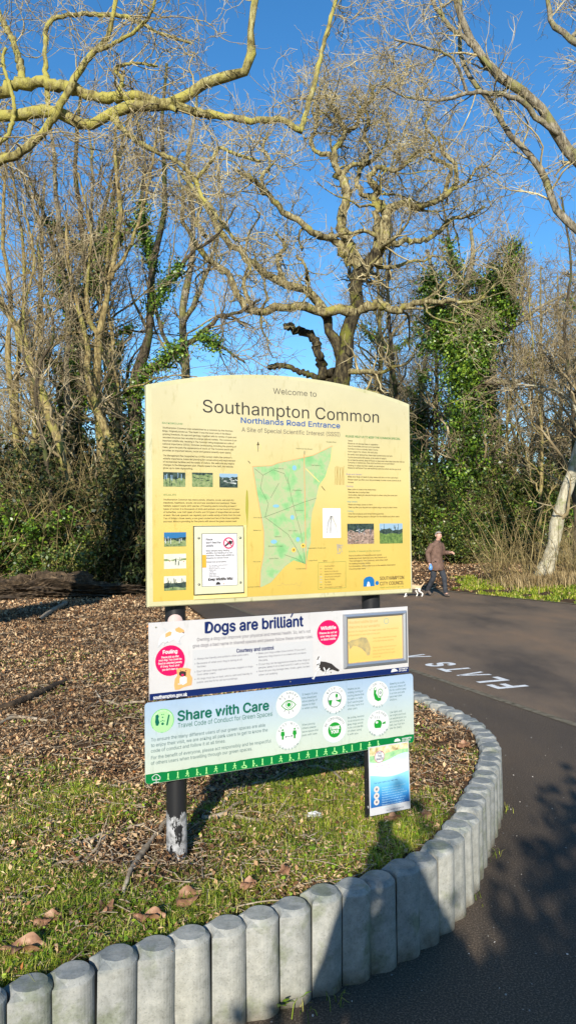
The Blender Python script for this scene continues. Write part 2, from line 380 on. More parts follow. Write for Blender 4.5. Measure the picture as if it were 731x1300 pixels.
# ================================================================== the sign
bu = Vector((.9033, .429, 0)).normalized(); bn = Vector((bu.y, -bu.x, 0))
class Plane:
    def __init__(s, O): s.O = O
    def sh(s, px, py):
        r = ray(px, py); t = (s.O-CAM).dot(bn)/r.dot(bn); P = CAM + r*t
        return ((P-s.O).dot(bu), P.z)
    def depth(s, px, py):
        r = ray(px, py); t = (s.O-CAM).dot(bn)/r.dot(bn); return t   # forward distance scale
    def P(s, a, h, off=0): 
        v = s.O + bu*a + bn*off; return (v.x, v.y, h)
o0 = at_depth(185.5, 630, 3.0); OB = Vector((o0.x, o0.y, 0))
ink = {}
def I(name, col, rough=.45, coat=0):
    if name not in ink: ink[name] = plain(name, tuple(c*.84 for c in col), rough, coat=coat, spec=.3)
    return ink[name]
class Draw:
    """flat print on a panel: polygons and lettering gathered into one mesh"""
    def __init__(s, plane, off): s.pl = plane; s.off = off; s.V = []; s.T = []; s.mi = []; s.mats = []; s.txt = []; s.n = 0
    def _add(s, pts, tris, mat):
        if mat not in s.mats: s.mats.append(mat)
        k = s.mats.index(mat)
        s.V += pts; s.T += [tuple(i+s.n for i in t) for t in tris]; s.mi += [k]*len(tris); s.n += len(pts)
    def poly_sh(s, sh, mat, dz=0):
        from mathutils.geometry import tessellate_polygon
        pts = [s.pl.P(a, h, s.off+dz) for a, h in sh]
        tr = tessellate_polygon([[Vector((a, h, 0)) for a, h in sh]])
        s._add(pts, [tuple(t) for t in tr], mat); return s
    def poly(s, pxs, mat, dz=0): return s.poly_sh([s.pl.sh(*p) for p in pxs], mat, dz)
    def rect(s, x0, y0, x1, y1, mat, dz=0):      # px corners top-left, lower-right measured on the panel
        a0, h0 = s.pl.sh(x0, y0); a1, h1 = s.pl.sh(x0, y1); b0, _ = s.pl.sh(x1, y0)
        return s.poly_sh([(a0, h1), (b0, h1), (b0, h0), (a0, h0)], mat, dz)
    def disc(s, cx, cy, rpx, mat, dz=0, inner=0, n=28, sx=1.0):
        a, h = s.pl.sh(cx, cy); r = rpx*s.pl.depth(cx, cy)/F
        o = [(a+sx*r*math.cos(2*PI*k/n), h+r*math.sin(2*PI*k/n)) for k in range(n)]
        if not inner: return s.poly_sh(o, mat, dz)
        q = r*inner
        for k in range(n):
            c0, c1 = 2*PI*k/n, 2*PI*(k+1)/n
            s.poly_sh([(a+sx*r*math.cos(c0), h+r*math.sin(c0)), (a+sx*r*math.cos(c1), h+r*math.sin(c1)), (a+sx*q*math.cos(c1), h+q*math.sin(c1)), (a+sx*q*math.cos(c0), h+q*math.sin(c0))], mat, dz)
        return s
    def line(s, pxs, wpx, mat, dz=0):
        q = [s.pl.sh(*p) for p in pxs]; w_ = wpx*s.pl.depth(*pxs[0])/F/2
        for (a, b), (c, d) in zip(q[:-1], q[1:]):
            L = math.hypot(c-a, d-b) or 1e-6; nx, ny = -(d-b)/L*w_, (c-a)/L*w_; ex, ey = (c-a)/L*w_*.5, (d-b)/L*w_*.5
            s.poly_sh([(a-nx-ex, b-ny-ey), (c-nx+ex, d-ny+ey), (c+nx+ex, d+ny+ey), (a+nx-ex, b+ny-ey)], mat, dz)
        return s
    def text(s, st, x0, y0, x1, cap, mat, off=0.0, res=2, dz=0):
        s.txt.append((st, x0, y0, x1, cap, mat, off+(.010 if cap < 3.2 else .008 if cap < 5 else .003), res, dz, None)); return s
    def arc(s, st, cx, cy, rpx, cap, mat, top=True, span=None, off=0.0):
        n = len(st); span = span or n*cap*1.05/rpx
        for k, ch in enumerate(st):
            if ch == ' ': continue
            a = (PI/2 + span/2 - span*(k+.5)/n) if top else (-PI/2 - span/2 + span*(k+.5)/n)
            s.txt.append((ch, cx, cy, None, cap, mat, off, 1, dz_small, (rpx, a, top)))
        return s
    def build(s, name, parent):
        if s.txt:
            ms = text_mesh_batch([(t[0], 0, t[7]) for t in s.txt])
            for (v, tr), (st, x0, y0, x1, cap, mat, off, res, dz, arc) in zip(ms, s.txt):
                if not len(v): continue
                a, h = s.pl.sh(x0, y0); k = cap*s.pl.depth(x0, y0)/F/CAPH
                if arc is None:
                    wd = v[:, 0].max()-v[:, 0].min(); kx = (s.pl.sh(x1, y0)[0]-a)/wd if x1 else k
                    if x1: kx = (s.pl.sh(x1, y0)[0]-a)/wd
                    X_ = (v[:, 0]-v[:, 0].min())*kx+a; H_ = v[:, 1]*k+h
                else:
                    rp, an, top = arc; r = rp*s.pl.depth(x0, y0)/F
                    vx = (v[:, 0]-(v[:, 0].max()+v[:, 0].min())/2)*k; vy = v[:, 1]*k
                    ro = an-PI/2 if top else an+PI/2
                    c_, s2 = math.cos(ro), math.sin(ro)
                    if not top: vy = vy - CAPH*k
                    X_ = a+r*math.cos(an)+vx*c_-vy*s2; H_ = h+r*math.sin(an)+vx*s2+vy*c_
                e = off*k*.9       # weight of the lettering: the same glyphs laid again a hair to each side
                for ci, (ex, ey) in enumerate([(0, 0)] if off < .0115 else [(-e, 0), (e, 0)] if off < .016 else [(-e, 0), (e, 0), (0, e), (0, -e)]):
                    tf = tr.ravel(); jz = np.repeat(rng.uniform(0, .00005, len(tr)), 3)      # glyph outlines overlap: keep the facets apart
                    s._add([s.pl.P(p+ex, q+ey, s.off+dz+ci*.00006+z_) for p, q, z_ in zip(X_[tf], H_[tf], jz)], [(3*i, 3*i+1, 3*i+2) for i in range(len(tr))], mat)
        me = np_mesh(name, np.array(s.V), np.array(s.T), s.mats)
        me.polygons.foreach_set('material_index', np.array(s.mi, dtype=np.int32)); me.update()
        return link(name, me, parent)
dz_small = .0003
def panel(name, pl, sh, thick, front, mat, parent, bev=.0015):
    bm = bmesh.new(); f = [bm.verts.new(pl.P(a, h, front)) for a, h in sh]; b = [bm.verts.new(pl.P(a, h, front-thick)) for a, h in sh]
    bm.faces.new(f); bm.faces.new(b[::-1]); n = len(sh)
    for i in range(n): bm.faces.new((f[i], b[i], b[(i+1) % n], f[(i+1) % n]))
    if bev: bmesh.ops.bevel(bm, geom=[e for e in bm.edges if all(v in f for v in e.verts)], offset=bev, segments=1, affect='EDGES')
    return link(name, bm_mesh(name, bm, mat), parent)
def gradz(name, stops, z0, z1, rough=.4, nz=None, coat=.0):
    m, t, b = newmat(name); tc = t.nodes.new('ShaderNodeTexCoord'); sp = t.nodes.new('ShaderNodeSeparateXYZ'); t.links.new(tc.outputs['Object'], sp.inputs[0])
    mr = t.nodes.new('ShaderNodeMapRange'); mr.inputs[1].default_value = z0; mr.inputs[2].default_value = z1; t.links.new(sp.outputs['Z'], mr.inputs[0])
    src = mr.outputs[0]
    if nz:
        n = noise(t, nz[0], 4); ma = t.nodes.new('ShaderNodeMath'); ma.operation = 'MULTIPLY_ADD'; ma.inputs[1].default_value = nz[1]; t.links.new(n.outputs[0], ma.inputs[0]); t.links.new(src, ma.inputs[2])
        sb = t.nodes.new('ShaderNodeMath'); sb.operation = 'SUBTRACT'; sb.inputs[1].default_value = nz[1]/2; t.links.new(ma.outputs[0], sb.inputs[0]); src = sb.outputs[0]
    r = ramp(t, stops); t.links.new(src, r.inputs[0]); t.links.new(r.outputs[0], b.inputs['Base Color'])
    b.inputs['Roughness'].default_value = rough; b.inputs['Specular IOR Level'].default_value = .4; b.inputs['Coat Weight'].default_value = coat
    return m
def weather(m, sc_, lo, dirt=(.55, .5, .36)):
    """grime speckle and dried run marks multiplied over a print"""
    t = m.node_tree; b = t.nodes['Principled BSDF']; src = b.inputs['Base Color'].links[0].from_socket
    n = noise(t, sc_, 6, .7, vec_scale=(1, 1, .28)); r = ramp(t, [(.30, lo), (.42, (1, 1, 1))]); t.links.new(n.outputs[0], r.inputs[0])
    n2 = noise(t, 3.5, 4, .6); r2 = ramp(t, [(.3, (.93, .93, .91)), (.6, (1.03, 1.03, 1.02))]); t.links.new(n2.outputs[0], r2.inputs[0])
    c = mixc(t, 1, src, r.outputs[0], 'MULTIPLY'); c = mixc(t, 1, c, r2.outputs[0], 'MULTIPLY'); t.links.new(c, b.inputs['Base Color'])
    rr2 = ramp(t, [(.3, (.5, .5, .5)), (.6, (.28, .28, .28))]); t.links.new(n2.outputs[0], rr2.inputs[0]); t.links.new(rr2.outputs[0], b.inputs['Roughness'])
pl = Plane(OB)
sign = empty('information_sign', (pl.P(.6, .28, -.08)), 0, 'three stacked information boards on two black posts, the arched map board on top', 'sign')
# posts
M_['post'] = noisy('chipped black post paint', [(.30, (.45, .45, .46)), (.37, (.012, .012, .014)), (.7, (.02, .02, .022))], 20, .45, .3, .003)
def postmat():
    m, t, b = newmat('black post paint with bare grey patch')
    tc = t.nodes.new('ShaderNodeTexCoord'); sp = t.nodes.new('ShaderNodeSeparateXYZ'); t.links.new(tc.outputs['Object'], sp.inputs[0])
    n = noise(t, 22, 5, .7, vec_scale=(1, 1, .45)); r0 = ramp(t, [(.3, (0, 0, 0)), (.33, (.0, 0, 0)), (.47, (1, 1, 1)), (.75, (1, 1, 1)), (.83, (0, 0, 0))])
    # peeled band between the ground and 0.62 m
    mr = t.nodes.new('ShaderNodeMapRange'); mr.inputs[1].default_value = .25; mr.inputs[2].default_value = .72; t.links.new(sp.outputs['Z'], mr.inputs[0])
    rb = ramp(t, [(0, (.32, .32, .32)), (.15, (.45, .45, .45)), (.28, (.57, .57, .57)), (.50, (.55, .55, .55)), (.58, (.38, .38, .38)), (1, (.33, .33, .33))]); t.links.new(mr.outputs[0], rb.inputs[0])
    lt = t.nodes.new('ShaderNodeMath'); lt.operation = 'LESS_THAN'; t.links.new(n.outputs[0], lt.inputs[0]); t.links.new(rb.outputs[0], lt.inputs[1])
    n2 = noise(t, 45, 3); r2 = ramp(t, [(.35, (.15, .15, .15)), (.6, (.36, .36, .37))]); t.links.new(n2.outputs[0], r2.inputs[0])
    c = mixc(t, lt.outputs[0], (.013, .013, .015), r2.outputs[0]); t.links.new(c, b.inputs['Base Color']); b.inputs['Roughness'].default_value = .4
    return m
M_['postp'] = postmat()
def post(px, mat):
    a = pl.sh(px, 900)[0]; bm = bmesh.new(); rings = []
    c = pl.O + bu*a + bn*(-.056); r = .0425
    for z in (.1, .30, .6, .9, 1.3, 1.8, 2.12):
        rings.append([bm.verts.new((c.x+r*math.cos(t*PI/14), c.y+r*math.sin(t*PI/14), z)) for t in range(28)])
    for p, q in zip(rings[:-1], rings[1:]):
        for i in range(28): bm.faces.new((p[i], p[(i+1) % 28], q[(i+1) % 28], q[i]))
    bm.faces.new(rings[-1]); return link('post', bm_mesh('post', bm, mat, True), sign), c
pL, cL = post(228.5, M_['postp']); pL['label'] = 'black post with bare grey peeled patch near the ground'
pR, cR = post(480.5, M_['post'])
def on_post(c, name, zc, r, mat, parent, ang=0, h=.5):
    """round sticker bent round the post front"""
    d = Vector((-c.x, -c.y, 0)).normalized(); a0 = math.atan2(d.y, d.x)+ang; bm = bmesh.new(); cen = None; R_ = .0452
    ring = []
    for k in range(20):
        t = 2*PI*k/20; a = a0 + r*math.cos(t)/R_; ring.append(bm.verts.new((c.x+R_*math.cos(a), c.y+R_*math.sin(a), zc+r*h/.5*math.sin(t))))
    rgs = [ring]
    for f_ in (.8, .6, .4, .2):
        rgs.append([bm.verts.new((c.x+R_*math.cos(a0+r*f_*math.cos(2*PI*k/20)/R_), c.y+R_*math.sin(a0+r*f_*math.cos(2*PI*k/20)/R_), zc+r*f_*h/.5*math.sin(2*PI*k/20))) for k in range(20)])
    for p, q in zip(rgs[:-1], rgs[1:]):
        for k in range(20): bm.faces.new((p[k], p[(k+1) % 20], q[(k+1) % 20], q[k]))
    bm.faces.new(rgs[-1])
    return link(name, bm_mesh(name, bm, mat), parent)
on_post(cL, 'sticker', at_depth(228, 789, 3.1).z, .034, I('pale pink sticker', (.60, .46, .44)), pL)
# --- main panel
aL = pl.sh(185, 700)[0]; aR = pl.sh(518, 700)[0]; hb = 1.352; ht = pl.sh(185, 490)[1]; sag = .083
am = (aL+aR)/2; hw = (aR-aL)/2
def arcpts(a0, a1, ht_, sg, n=24): return [(a0+(a1-a0)*k/n, ht_+sg*(1-((2*k/n)-1)**2)) for k in range(n+1)]
out = [(aL, hb), (aR, hb)] + arcpts(aL, aR, ht, sag)[::-1]
M_['cream'] = noisy('cream enamelled edge', [(.35, (0.455, 0.428, 0.246)), (.6, (0.501, 0.473, 0.300))], 5, .35, 0)
mainp = panel('map_board', pl, out, .026, .030, M_['cream'], sign, .004)
mainp['label'] = 'cream and yellow board with arched top and green map'
FO = .0306
bw = .021
inn = [(aL+bw, hb+bw), (aR-bw*.5, hb+bw)] + arcpts(aL+bw, aR-bw*.5, ht-bw*.7, sag)[::-1]
M_['yellow'] = gradz('faded yellow print', [(0, (0.528, 0.373, 0.077)), (.30, (0.528, 0.400, 0.114)), (.55, (0.519, 0.428, 0.182)), (.78, (0.501, 0.437, 0.246)), (1, (0.482, 0.437, 0.282))], 1.36, 2.3, .32, (2.2, .22), .25)
weather(M_['yellow'], 34, (.84, .82, .72)); weather(M_['cream'], 40, (.6, .6, .5))
d = Draw(pl, FO); d.poly_sh(inn, M_['yellow']); bgp = d.build('printed_sheet', mainp)
FO += .0006
dk = I('dark print', (.035, .03, .028)); gy_ = I('grey print', (.11, .10, .08)); bl = I('blue print', (.018, .10, .33)); gr = I('green heading print', (.06, .22, .07)); tx = I('small brown grey print', (.09, .072, .035)); pu = I('violet print', (.25, .2, .35))
wh = I('white print', (.66, .66, .66))
d = Draw(pl, FO)
d.text('Welcome to', 343, 501.2, 397.5, 7, gy_, 0, 4)
d.build('welcome_lettering', mainp); d = Draw(pl, FO)
d.text('Southampton Common', 254.5, 524.6, 476, 16, dk, .006, 5)
d.build('heading_lettering', mainp); d = Draw(pl, FO)
d.text('Northlands Road Entrance', 302.5, 538, 427, 6.8, bl, .014, 3)
d.build('subheading_lettering', mainp); d = Draw(pl, FO)
d.text('A Site of Special Scientific Interest (SSSI)', 303.5, 549, 427, 5.4, gy_, .004, 2)
d.build('tagline_lettering', mainp)
d = Draw(pl, FO)
d.text('BACKGROUND', 203.5, 539.2, 229, 2.2, gr)
P1 = ["Southampton Common was established as a common by the Norman", "Kings. Originally known as 'The Heath' it was the local Lords of the Manor", "grazing livestock. Its age and geology, together with its variety of open and", "wooded structure has resulted in a large natural variety. The common is an", "important wildlife site, resulting in The Common being designated as a site of", "national importance (SSSI). Victorian landscaping, including the planting of", "trees, gave the park the appearance of much of The Common and it still", "provides an important leisure, social and general amenity open space."]
for k, s in enumerate(P1): d.text(s, 204, 545 + 4.08*k, [292, 290, 296.5, 297, 293.5, 296.5, 293, 290][k], 2.1, tx, .004, 1)
P2 = ["The Management Plan (supported by a 1990s survey) retains the common's", "wildlife importance, balanced planning for conservation and improvement", "of recreational facilities and the needs of visitors. We welcome any helpful", "changes to the Management plan. Please speak to the staff, the website", "gives up to date signposting."]
for k, s in enumerate(P2): d.text(s, 204.5, 580 + 3.95*k, [291, 295.5, 294, 292.5, 242][k], 2.1, tx, .004, 1)
d.text('WILDLIFE', 204.8, 629.6, 221, 2.2, gr)
P3 = ["Southampton Common has many ponds, streams, scrub, wet and dry", "meadows, heathland, woods, old and new woodland and parkland. These", "habitats support nearly 400 species of flowering plants including at least 7", "types of orchid. It is thousands of birds and animals can be found of 30 types", "of butterflies, over 240 types of moths and 18 types of dragonflies are spotted", "at least. We look upwards can regularly spot a wide variety of birds from the road.", "Two of Britain's three newts, a rare great crested and two of the three amphibia", "and toad. Wood is providing for fine plants with almost the great crested newt."]
for k, s in enumerate(P3): d.text(s, 205, 635.6 + 3.95*k, [293.5, 296, 297, 301, 300.5, 302.5, 300, 297.5][k], 2.1, tx, .004, 1)
d.build('left_column_lettering', mainp)
d = Draw(pl, FO)
d.text('PLEASE HELP US TO KEEP THE COMMON SPECIAL', 434.2, 556, 503, 2.6, gr, .01, 1)
ln = [("Trees etc", 127, 145, 0), ("Please do not damage trees or vegetation", 155, 405, 0), ("Use of motorbikes and cars is not permitted", 182, 420, 0), ("Put litter in bins or kindly take it home", 210, 405, 0), ("Have regard for others. No ball play", 238, 400, 0), ("Be careful when lighting fires, these might spread easily over here", 268, 550, 0), ("Cyclists share paths with people, so be careful of walkers", 297, 490, 0), ("Do not feed the animals. Keep off frozen or deep water when lakes have their own ice", 325, 675, 0), ("Camping or barbecues, fires and bonfires are not permitted", 350, 570, 0), ("Holding of rallies and fairs needs our permission", 380, 470, 0), ("Please let staff know if you see anything suspicious which worries you at all", 405, 640, 0),
      ("Dogs and Owners", 470, 240, 1), ("Keep your dogs on leads in play areas and also on the road areas", 495, 610, 0), ("Please clean up after your dog and keep it under close control at all", 525, 640, 0), ("times", 553, 155, 0), ("Cycling", 592, 150, 1), ("Keep cycles on routes on the marked ways", 625, 385, 0)]
for s, Yc, Xe, c in ln: d.text(s, 425+(82 if c else 97)/8.12, 545.6+Yc/8.12, 425+Xe/8.12, 1.9, pu if c else tx, .004, 1)
ln = [("Please keep clear, no cycling at lakes", 118, 300, 0), ("Cycle safely, taking all care and thought to others using the routes and", 145, 570, 0), ("paths to ride", 170, 205, 0), ("Dog Owners", 210, 185, 2), ("Make sure dogs cause no harm", 238, 330, 0), ("Clean up after your dog and use a plastic bag or scoop to take it home", 265, 570, 0), ("Fishing", 302, 145, 2), ("Only fish at places and times fishing permits", 328, 440, 0), ("Please give fishing season a thought for the wildlife and other users", 355, 590, 0)]
cy_ = I('blue green print', (.08, .28, .30))
for s, Yc, Xe, c in ln: d.text(s, 425+(88 if c else 96)/7.695, 610.8+Yc/7.695, 425+Xe/7.695, 1.9, cy_ if c else tx, .004, 1)
d.text('Wildlife of interest on the common', 437.8, 701, 478, 2.2, gr)
for k, (s, Xe) in enumerate([("Due to its effort of Hampshire and council", 495), ("landscape trust, National care, the Friends and", 530), ("This heritage to The Common, and other staff", 540), ("for making the plans visible", 410), ("For information, visit or write to us on the website listed below", 595), ("Countryside here", 375)]):
    d.text(s, 438.5, 706.2+3.35*k, 395+Xe/5.848, 1.9, tx, .004, 1)
d.build('right_column_lettering', mainp)
d = Draw(pl, FO)
d.poly([(456.5, 744.3), (456.8, 735.5), (459.5, 732.6), (464, 731.2), (468, 732.3), (470.2, 735.5), (470.6, 743.4)], I('council blue', (.012, .15, .40)))
d.poly([(460.5, 744.1), (461.6, 739), (462.8, 737.6), (464.3, 739), (465.3, 743.8)], wh, .0004)
d.disc(473.8, 739.6, 2.6, ink['council blue'])
d.text('SOUTHAMPTON', 477.3, 736, 507.6, 4.3, dk, .006, 2)
d.text('CITY COUNCIL', 477.3, 742.6, 507.6, 4.3, dk, .006, 2)
d.text('www.southampton.gov.uk', 477.6, 746.2, 507, 1.7, gr, 0, 1)
d.build('council_emblem', mainp)
# map
mg = noisy('pale green map print', [(.36, (.17, .38, .15)), (.46, (.25, .42, .19)), (.54, (.36, .39, .22)), (.64, (.30, .40, .20))], 14, .4, 0)
mo = I('orange line print', (.70, .30, .12)); lk = I('lake blue print', (.22, .46, .60)); ml = I('map path print', (.10, .14, .07)); ye = I('yellow line print', (.80, .62, .20))
mp = [(317, 593), (340, 592), (349, 588.5), (381, 581.7), (393.6, 578.7), (417.6, 567), (415, 586.7), (408.7, 606), (401, 617), (398, 631), (392, 650), (390.5, 665), (390.3, 689), (387, 700), (384.7, 716), (368.7, 711), (358, 718.5), (340, 739), (329.6, 744), (326.4, 745), (327, 724.7), (331, 703), (331, 675), (328.7, 660.7), (322.4, 626)]
d = Draw(pl, FO); d.poly(mp, mg)
d.line(mp[:6], .7, mo, .0003); d.line([mp[0]]+mp[:-7:-1], .7, mo, .0003); d.line(mp[5:10], .5, ye, .0003)
d.line([(382, 578), (382.2, 600), (383, 640), (383.6, 680), (384.6, 722)], .9, mo, .0005)
d.line([(384, 595.6), (401, 612.5)], .9, ye, .0004)
for L in ([(331, 657), (350, 650), (381, 638), (397, 633)], [(333, 657), (361.6, 678.5), (372, 696), (381, 714)], [(361, 606), (366, 632), (371, 652), (378, 677), (383, 714)], [(320, 596), (330, 604), (327, 620), (337, 640), (333, 656)], [(330, 604), (343, 597), (357, 602), (362, 615)], [(357, 704), (372, 709), (384, 716)], [(350, 614), (340, 632)]):
    d.line(L, .45, ml, .0004)
for cx, cy, r, sx in ((369.6, 594.7, 3.3, .9), (346.5, 642.7, 2, 2.2), (367, 657, 3, .9), (374, 684.7, 3, .9), (343.8, 687.6, 2.6, 1.7)): d.disc(cx, cy, r, lk, .0005, sx=sx, n=12)
for cx, cy in ((368.7, 698), (380.6, 692.7)): d.disc(cx, cy, 3, I('orange map disc', (.85, .50, .08)), .0006, n=14); d.disc(cx, cy, 1.1, dk, .0009, n=8)
rr = random.Random(4)
for s, x, y, x1 in (('The Avenue', 343, 596, 356), ('Cemetery', 390, 592, 403), ('Highfield', 367, 623.5, 379), ('Cowherds', 371, 649, 381), ('Old Lake', 362, 674.5, 373), ('Hawthorns', 345, 682, 353), ('Boating Lake', 337, 694, 355), ('Sports Field', 338, 709.5, 349), ('Northlands Road', 372, 571, 392), ('Burgess Road', 410, 562.5, 422), ('Hill Lane', 318, 713.5, 327), ('Archers Road', 371.5, 722.5, 384), ('Bellemoor', 318, 674, 328), ('Winn Road', 318, 658, 329), ('Bassett Avenue', 386.5, 696.5, 409), ('Lodge Road', 387, 712, 398.5), ('The Inner Avenue', 309, 745.5, 326)):
    d.text(s, x, y, x1, 1.5, ml if y > 560 else tx, 0, 1, .0006)
d.line([(324, 574), (324, 563)], .6, dk); d.poly([(322.4, 566), (324, 561.5), (325.8, 566)], dk); d.disc(324, 568.5, 4.2, ye, 0, .9)
for a_, b_ in (((382.4, 578), (382.4, 573.5)), ((404, 618), (408, 623)), ((314, 589), (311.5, 586))): d.line([a_, b_], .8, dk)
kb = [(399.8, 714), (434.3, 712.4), (434.3, 745.6), (399.8, 747.6), (399.8, 714)]; d.line(kb, .35, gr)
d.text('Key', 406, 712.5, 411, 2, tx, 0, 1)
for k, s in enumerate(('Park Boundary', 'Main Routes', 'Routes for cycles and', 'pedestrians & bridleway', 'Unsurfaced route path', 'Sports Pitches', 'Car Park', 'Toilets', 'Information point here')):
    d.text(s, 407.5, 719.3+3.35*k, 407.5+[13, 10, 17, 21, 20, 13, 8, 9, 22][k], 1.8, tx, 0, 1); d.line([(401.8, 718.4+3.35*k), (404.4, 718.3+3.35*k)], .5, [mo, ml, mo, tx, lk, lk, lk, gr, dk][k])
d.build('common_map', mainp)
# drawings of plants and insects
d = Draw(pl, FO); d.rect(405.2, 645.5, 427.8, 683, I('white drawing card', (.74, .74, .75)))
gs = I('grey pencil', (.32, .32, .36)); bs = I('brown drawing', (.42, .30, .10)); ol = I('olive drawing', (.36, .34, .05))
for k in range(16):
    x = rr.uniform(409, 424); d.line([(416.5+rr.uniform(-2, 2), 655), (x, 665+rr.uniform(-3, 4)), (x+rr.uniform(-1.5, 1.5), 677)], .45, gs if k % 2 else I('tan pencil', (.55, .50, .36)), .0004)
d.build('grass_drawing', mainp)
d = Draw(pl, FO)
for k in range(9):
    x = 421.2+k*1.35; d.line([(x, 592+rr.uniform(0, 2)), (x+rr.uniform(-.8, .8), 600), (x, 609), (x+rr.uniform(-.8, .8), 616)], .7, bs)
d.build('fish_sketch', mainp); d = Draw(pl, FO)
for k in range(14): d.line([(423+rr.uniform(0, 8), 697+rr.uniform(-7, 6)), (423+rr.uniform(0, 8), 697+rr.uniform(-7, 6))], .5, gs)
d.build('insect_sketch', mainp); d = Draw(pl, FO)
pp = [(348+k*2.2, 741+rr.uniform(-3.5, 2.5)) for k in range(15)]; d.line(pp, .5, I('faded brown doodle', (.5, .36, .12)))
d.build('handwritten_scribble', mainp); d = Draw(pl, FO)
d.poly([(309.5, 622), (311, 624), (312, 640), (311.4, 655), (310.6, 673), (309.6, 660), (308.2, 648), (308.6, 632)], ol)
d.build('reed_drawing', mainp); d = Draw(pl, FO)
for k in range(12): d.line([(458+rr.uniform(-7, 7), 717+rr.uniform(-8, 9)), (458+rr.uniform(-7, 7), 717+rr.uniform(-8, 9))], .35, I('faint sketch', (.56, .45, .17)))
d.build('faded_sketches', mainp)
# photographs on the board
def photo(name, x0, y0, x1, y1, bands, specks, parent=mainp, lab=None, plx=None, off=None):
    d = Draw(plx or pl, off or FO); prev = 0
    for f, m in bands:
        a0, h0 = d.pl.sh(x0, y0); _, h1 = d.pl.sh(x0, y1); b0, _ = d.pl.sh(x1, y0)
        n = 7; up_ = lambda k, fr: h0+(h1-h0)*(fr + (rr.uniform(-.07, .07) if 0 < fr < 1 else 0))
        if prev == 0: top = [(b0+(a0-b0)*k/n, h0) for k in range(n+1)]
        else: top = low[::-1]
        low = [(a0+(b0-a0)*k/n, up_(k, f)) for k in range(n+1)]
        d.poly_sh(low+top, m); prev = f
    for m, cnt_, (f0, f1), vert in specks:
        for _ in range(cnt_):
            x = rr.uniform(x0+1, x1-2); y = y0+(y1-y0)*rr.uniform(f0, f1)
            if vert: d.line([(x, y), (x+rr.uniform(-.4, .4), min(y+rr.uniform(3, 8), y1-.5))], rr.uniform(.4, 1), m, .0004)
            else: d.line([(x, y), (min(x+rr.uniform(1, 4), x1), y+rr.uniform(-1, 1))], rr.uniform(.4, 1), m, .0004)
    o = d.build('photograph', parent); o['label'] = lab or name; return o
def N_(name, a, b, s=90): 
    if name not in ink: ink[name] = noisy(name, [(.35, a), (.65, b)], s, .4, 0)
    return ink[name]
psky = I('print sky', (.28, .42, .55)); pdk = N_('print dark trees', (.01, .02, .02), (.06, .09, .07)); pgr = N_('print meadow', (.10, .16, .06), (.26, .30, .14)); pbl = I('print deep sky', (.03, .16, .36)); pwh = I('print pale', (.6, .62, .6)); pbr = N_('print leaf floor', (.12, .08, .06), (.42, .30, .24)); pmist = N_('print mist', (.5, .5, .42), (.68, .64, .5), 30)
photo('small print of a woodland glade', 204.6, 600, 232.5, 618.3, [(.45, pdk), (1, pgr)], [(psky, 7, (.05, .25), 1), (pdk, 8, (.3, .8), 1)])
photo('small print of a green meadow', 240.8, 600.5, 267, 618.5, [(.12, pdk), (1, pgr)], [(pdk, 9, (.2, .8), 0)])
photo('small print of white boats on dark water', 275.3, 601.8, 298.2, 619.3, [(.25, psky), (1, pdk)], [(pwh, 16, (.4, .7), 0)])
photo('small print of a fountain under blue sky', 205.6, 676, 233.4, 694, [(.4, pbl), (.55, pdk), (1, pgr)], [(pwh, 6, (.3, .5), 1), (pdk, 9, (.5, .9), 0)])
photo('small print of a misty lake', 205.6, 703.3, 233.4, 722, [(.35, pmist), (.42, pgr), (1, pmist)], [(pdk, 5, (.2, .5), 1), (I('print red', (.45, .12, .06)), 2, (.45, .55), 0)])
photo('small print of bare trees over grass', 205.6, 731.3, 233.4, 749.5, [(.5, pmist), (.8, pdk), (1, pgr)], [(pdk, 14, (.1, .5), 1)])
photo('print of fallen branches on leaves', 436.2, 665, 469.7, 690.7, [(.35, pdk), (1, pbr)], [(pwh, 7, (.2, .7), 0), (pdk, 12, (.4, .9), 0), (I('print slate', (.10, .13, .20)), 6, (.05, .3), 1)])
photo('print of a meadow between dark trees', 476.8, 664.8, 505.7, 690.2, [(.30, psky), (.50, pdk), (1, N_('print bright meadow', (.05, .10, .03), (.16, .24, .06)))], [(pdk, 10, (.02, .3), 1), (pwh, 2, (.1, .25), 0)])
# notice case
M_['casem'] = noisy('cream plastic case', [(.3, (0.491, 0.482, 0.319)), (.6, (0.546, 0.537, 0.373))], 8, .4, 0)
q = [pl.sh(242.9, 668.8), pl.sh(304, 668.8), (0, 0), pl.sh(243.3, 754)]
n0_, n1_, nt_, nb_ = q[0][0], q[1][0], q[0][1], q[3][1]
panel('notice_backing', pl, [(n0_-.002, nb_-.022), (n1_+.02, nb_-.022), (n1_+.02, nt_+.005), (n0_-.002, nt_+.005)], .003, .0345, noisy('faded backing plate', [(.35, (.62, .48, .16)), (.6, (.63, .54, .26))], 6, .4, 0), mainp)
panel('notice_frame', pl, [(n0_, nb_), (n1_, nb_), (n1_, nt_), (n0_, nt_)], .012, .047, M_['casem'], mainp, .002)
M_['shadowgap'] = I('painted frame shade', (.03, .03, .025))  # dark colour standing in for shade around the case and its paper
panel('frame_shade', pl, [(n0_-.0035, nb_-.0035), (n1_+.0035, nb_-.0035), (n1_+.0035, nt_+.0035), (n0_-.0035, nt_+.0035)], .002, .0372, M_['shadowgap'], mainp, 0)  # thin dark plate drawn as the shade line round the frame
d = Draw(pl, .0476); d.rect(251.3, 677.4, 295.9, 744, M_['shadowgap']); d.rect(251.9, 678, 295.5, 743.6, I('notice paper', (.66, .65, .68)), .0004); d.build('notice_paper', mainp)  # dark rim behind the paper is painted shade
d = Draw(pl, .0486)
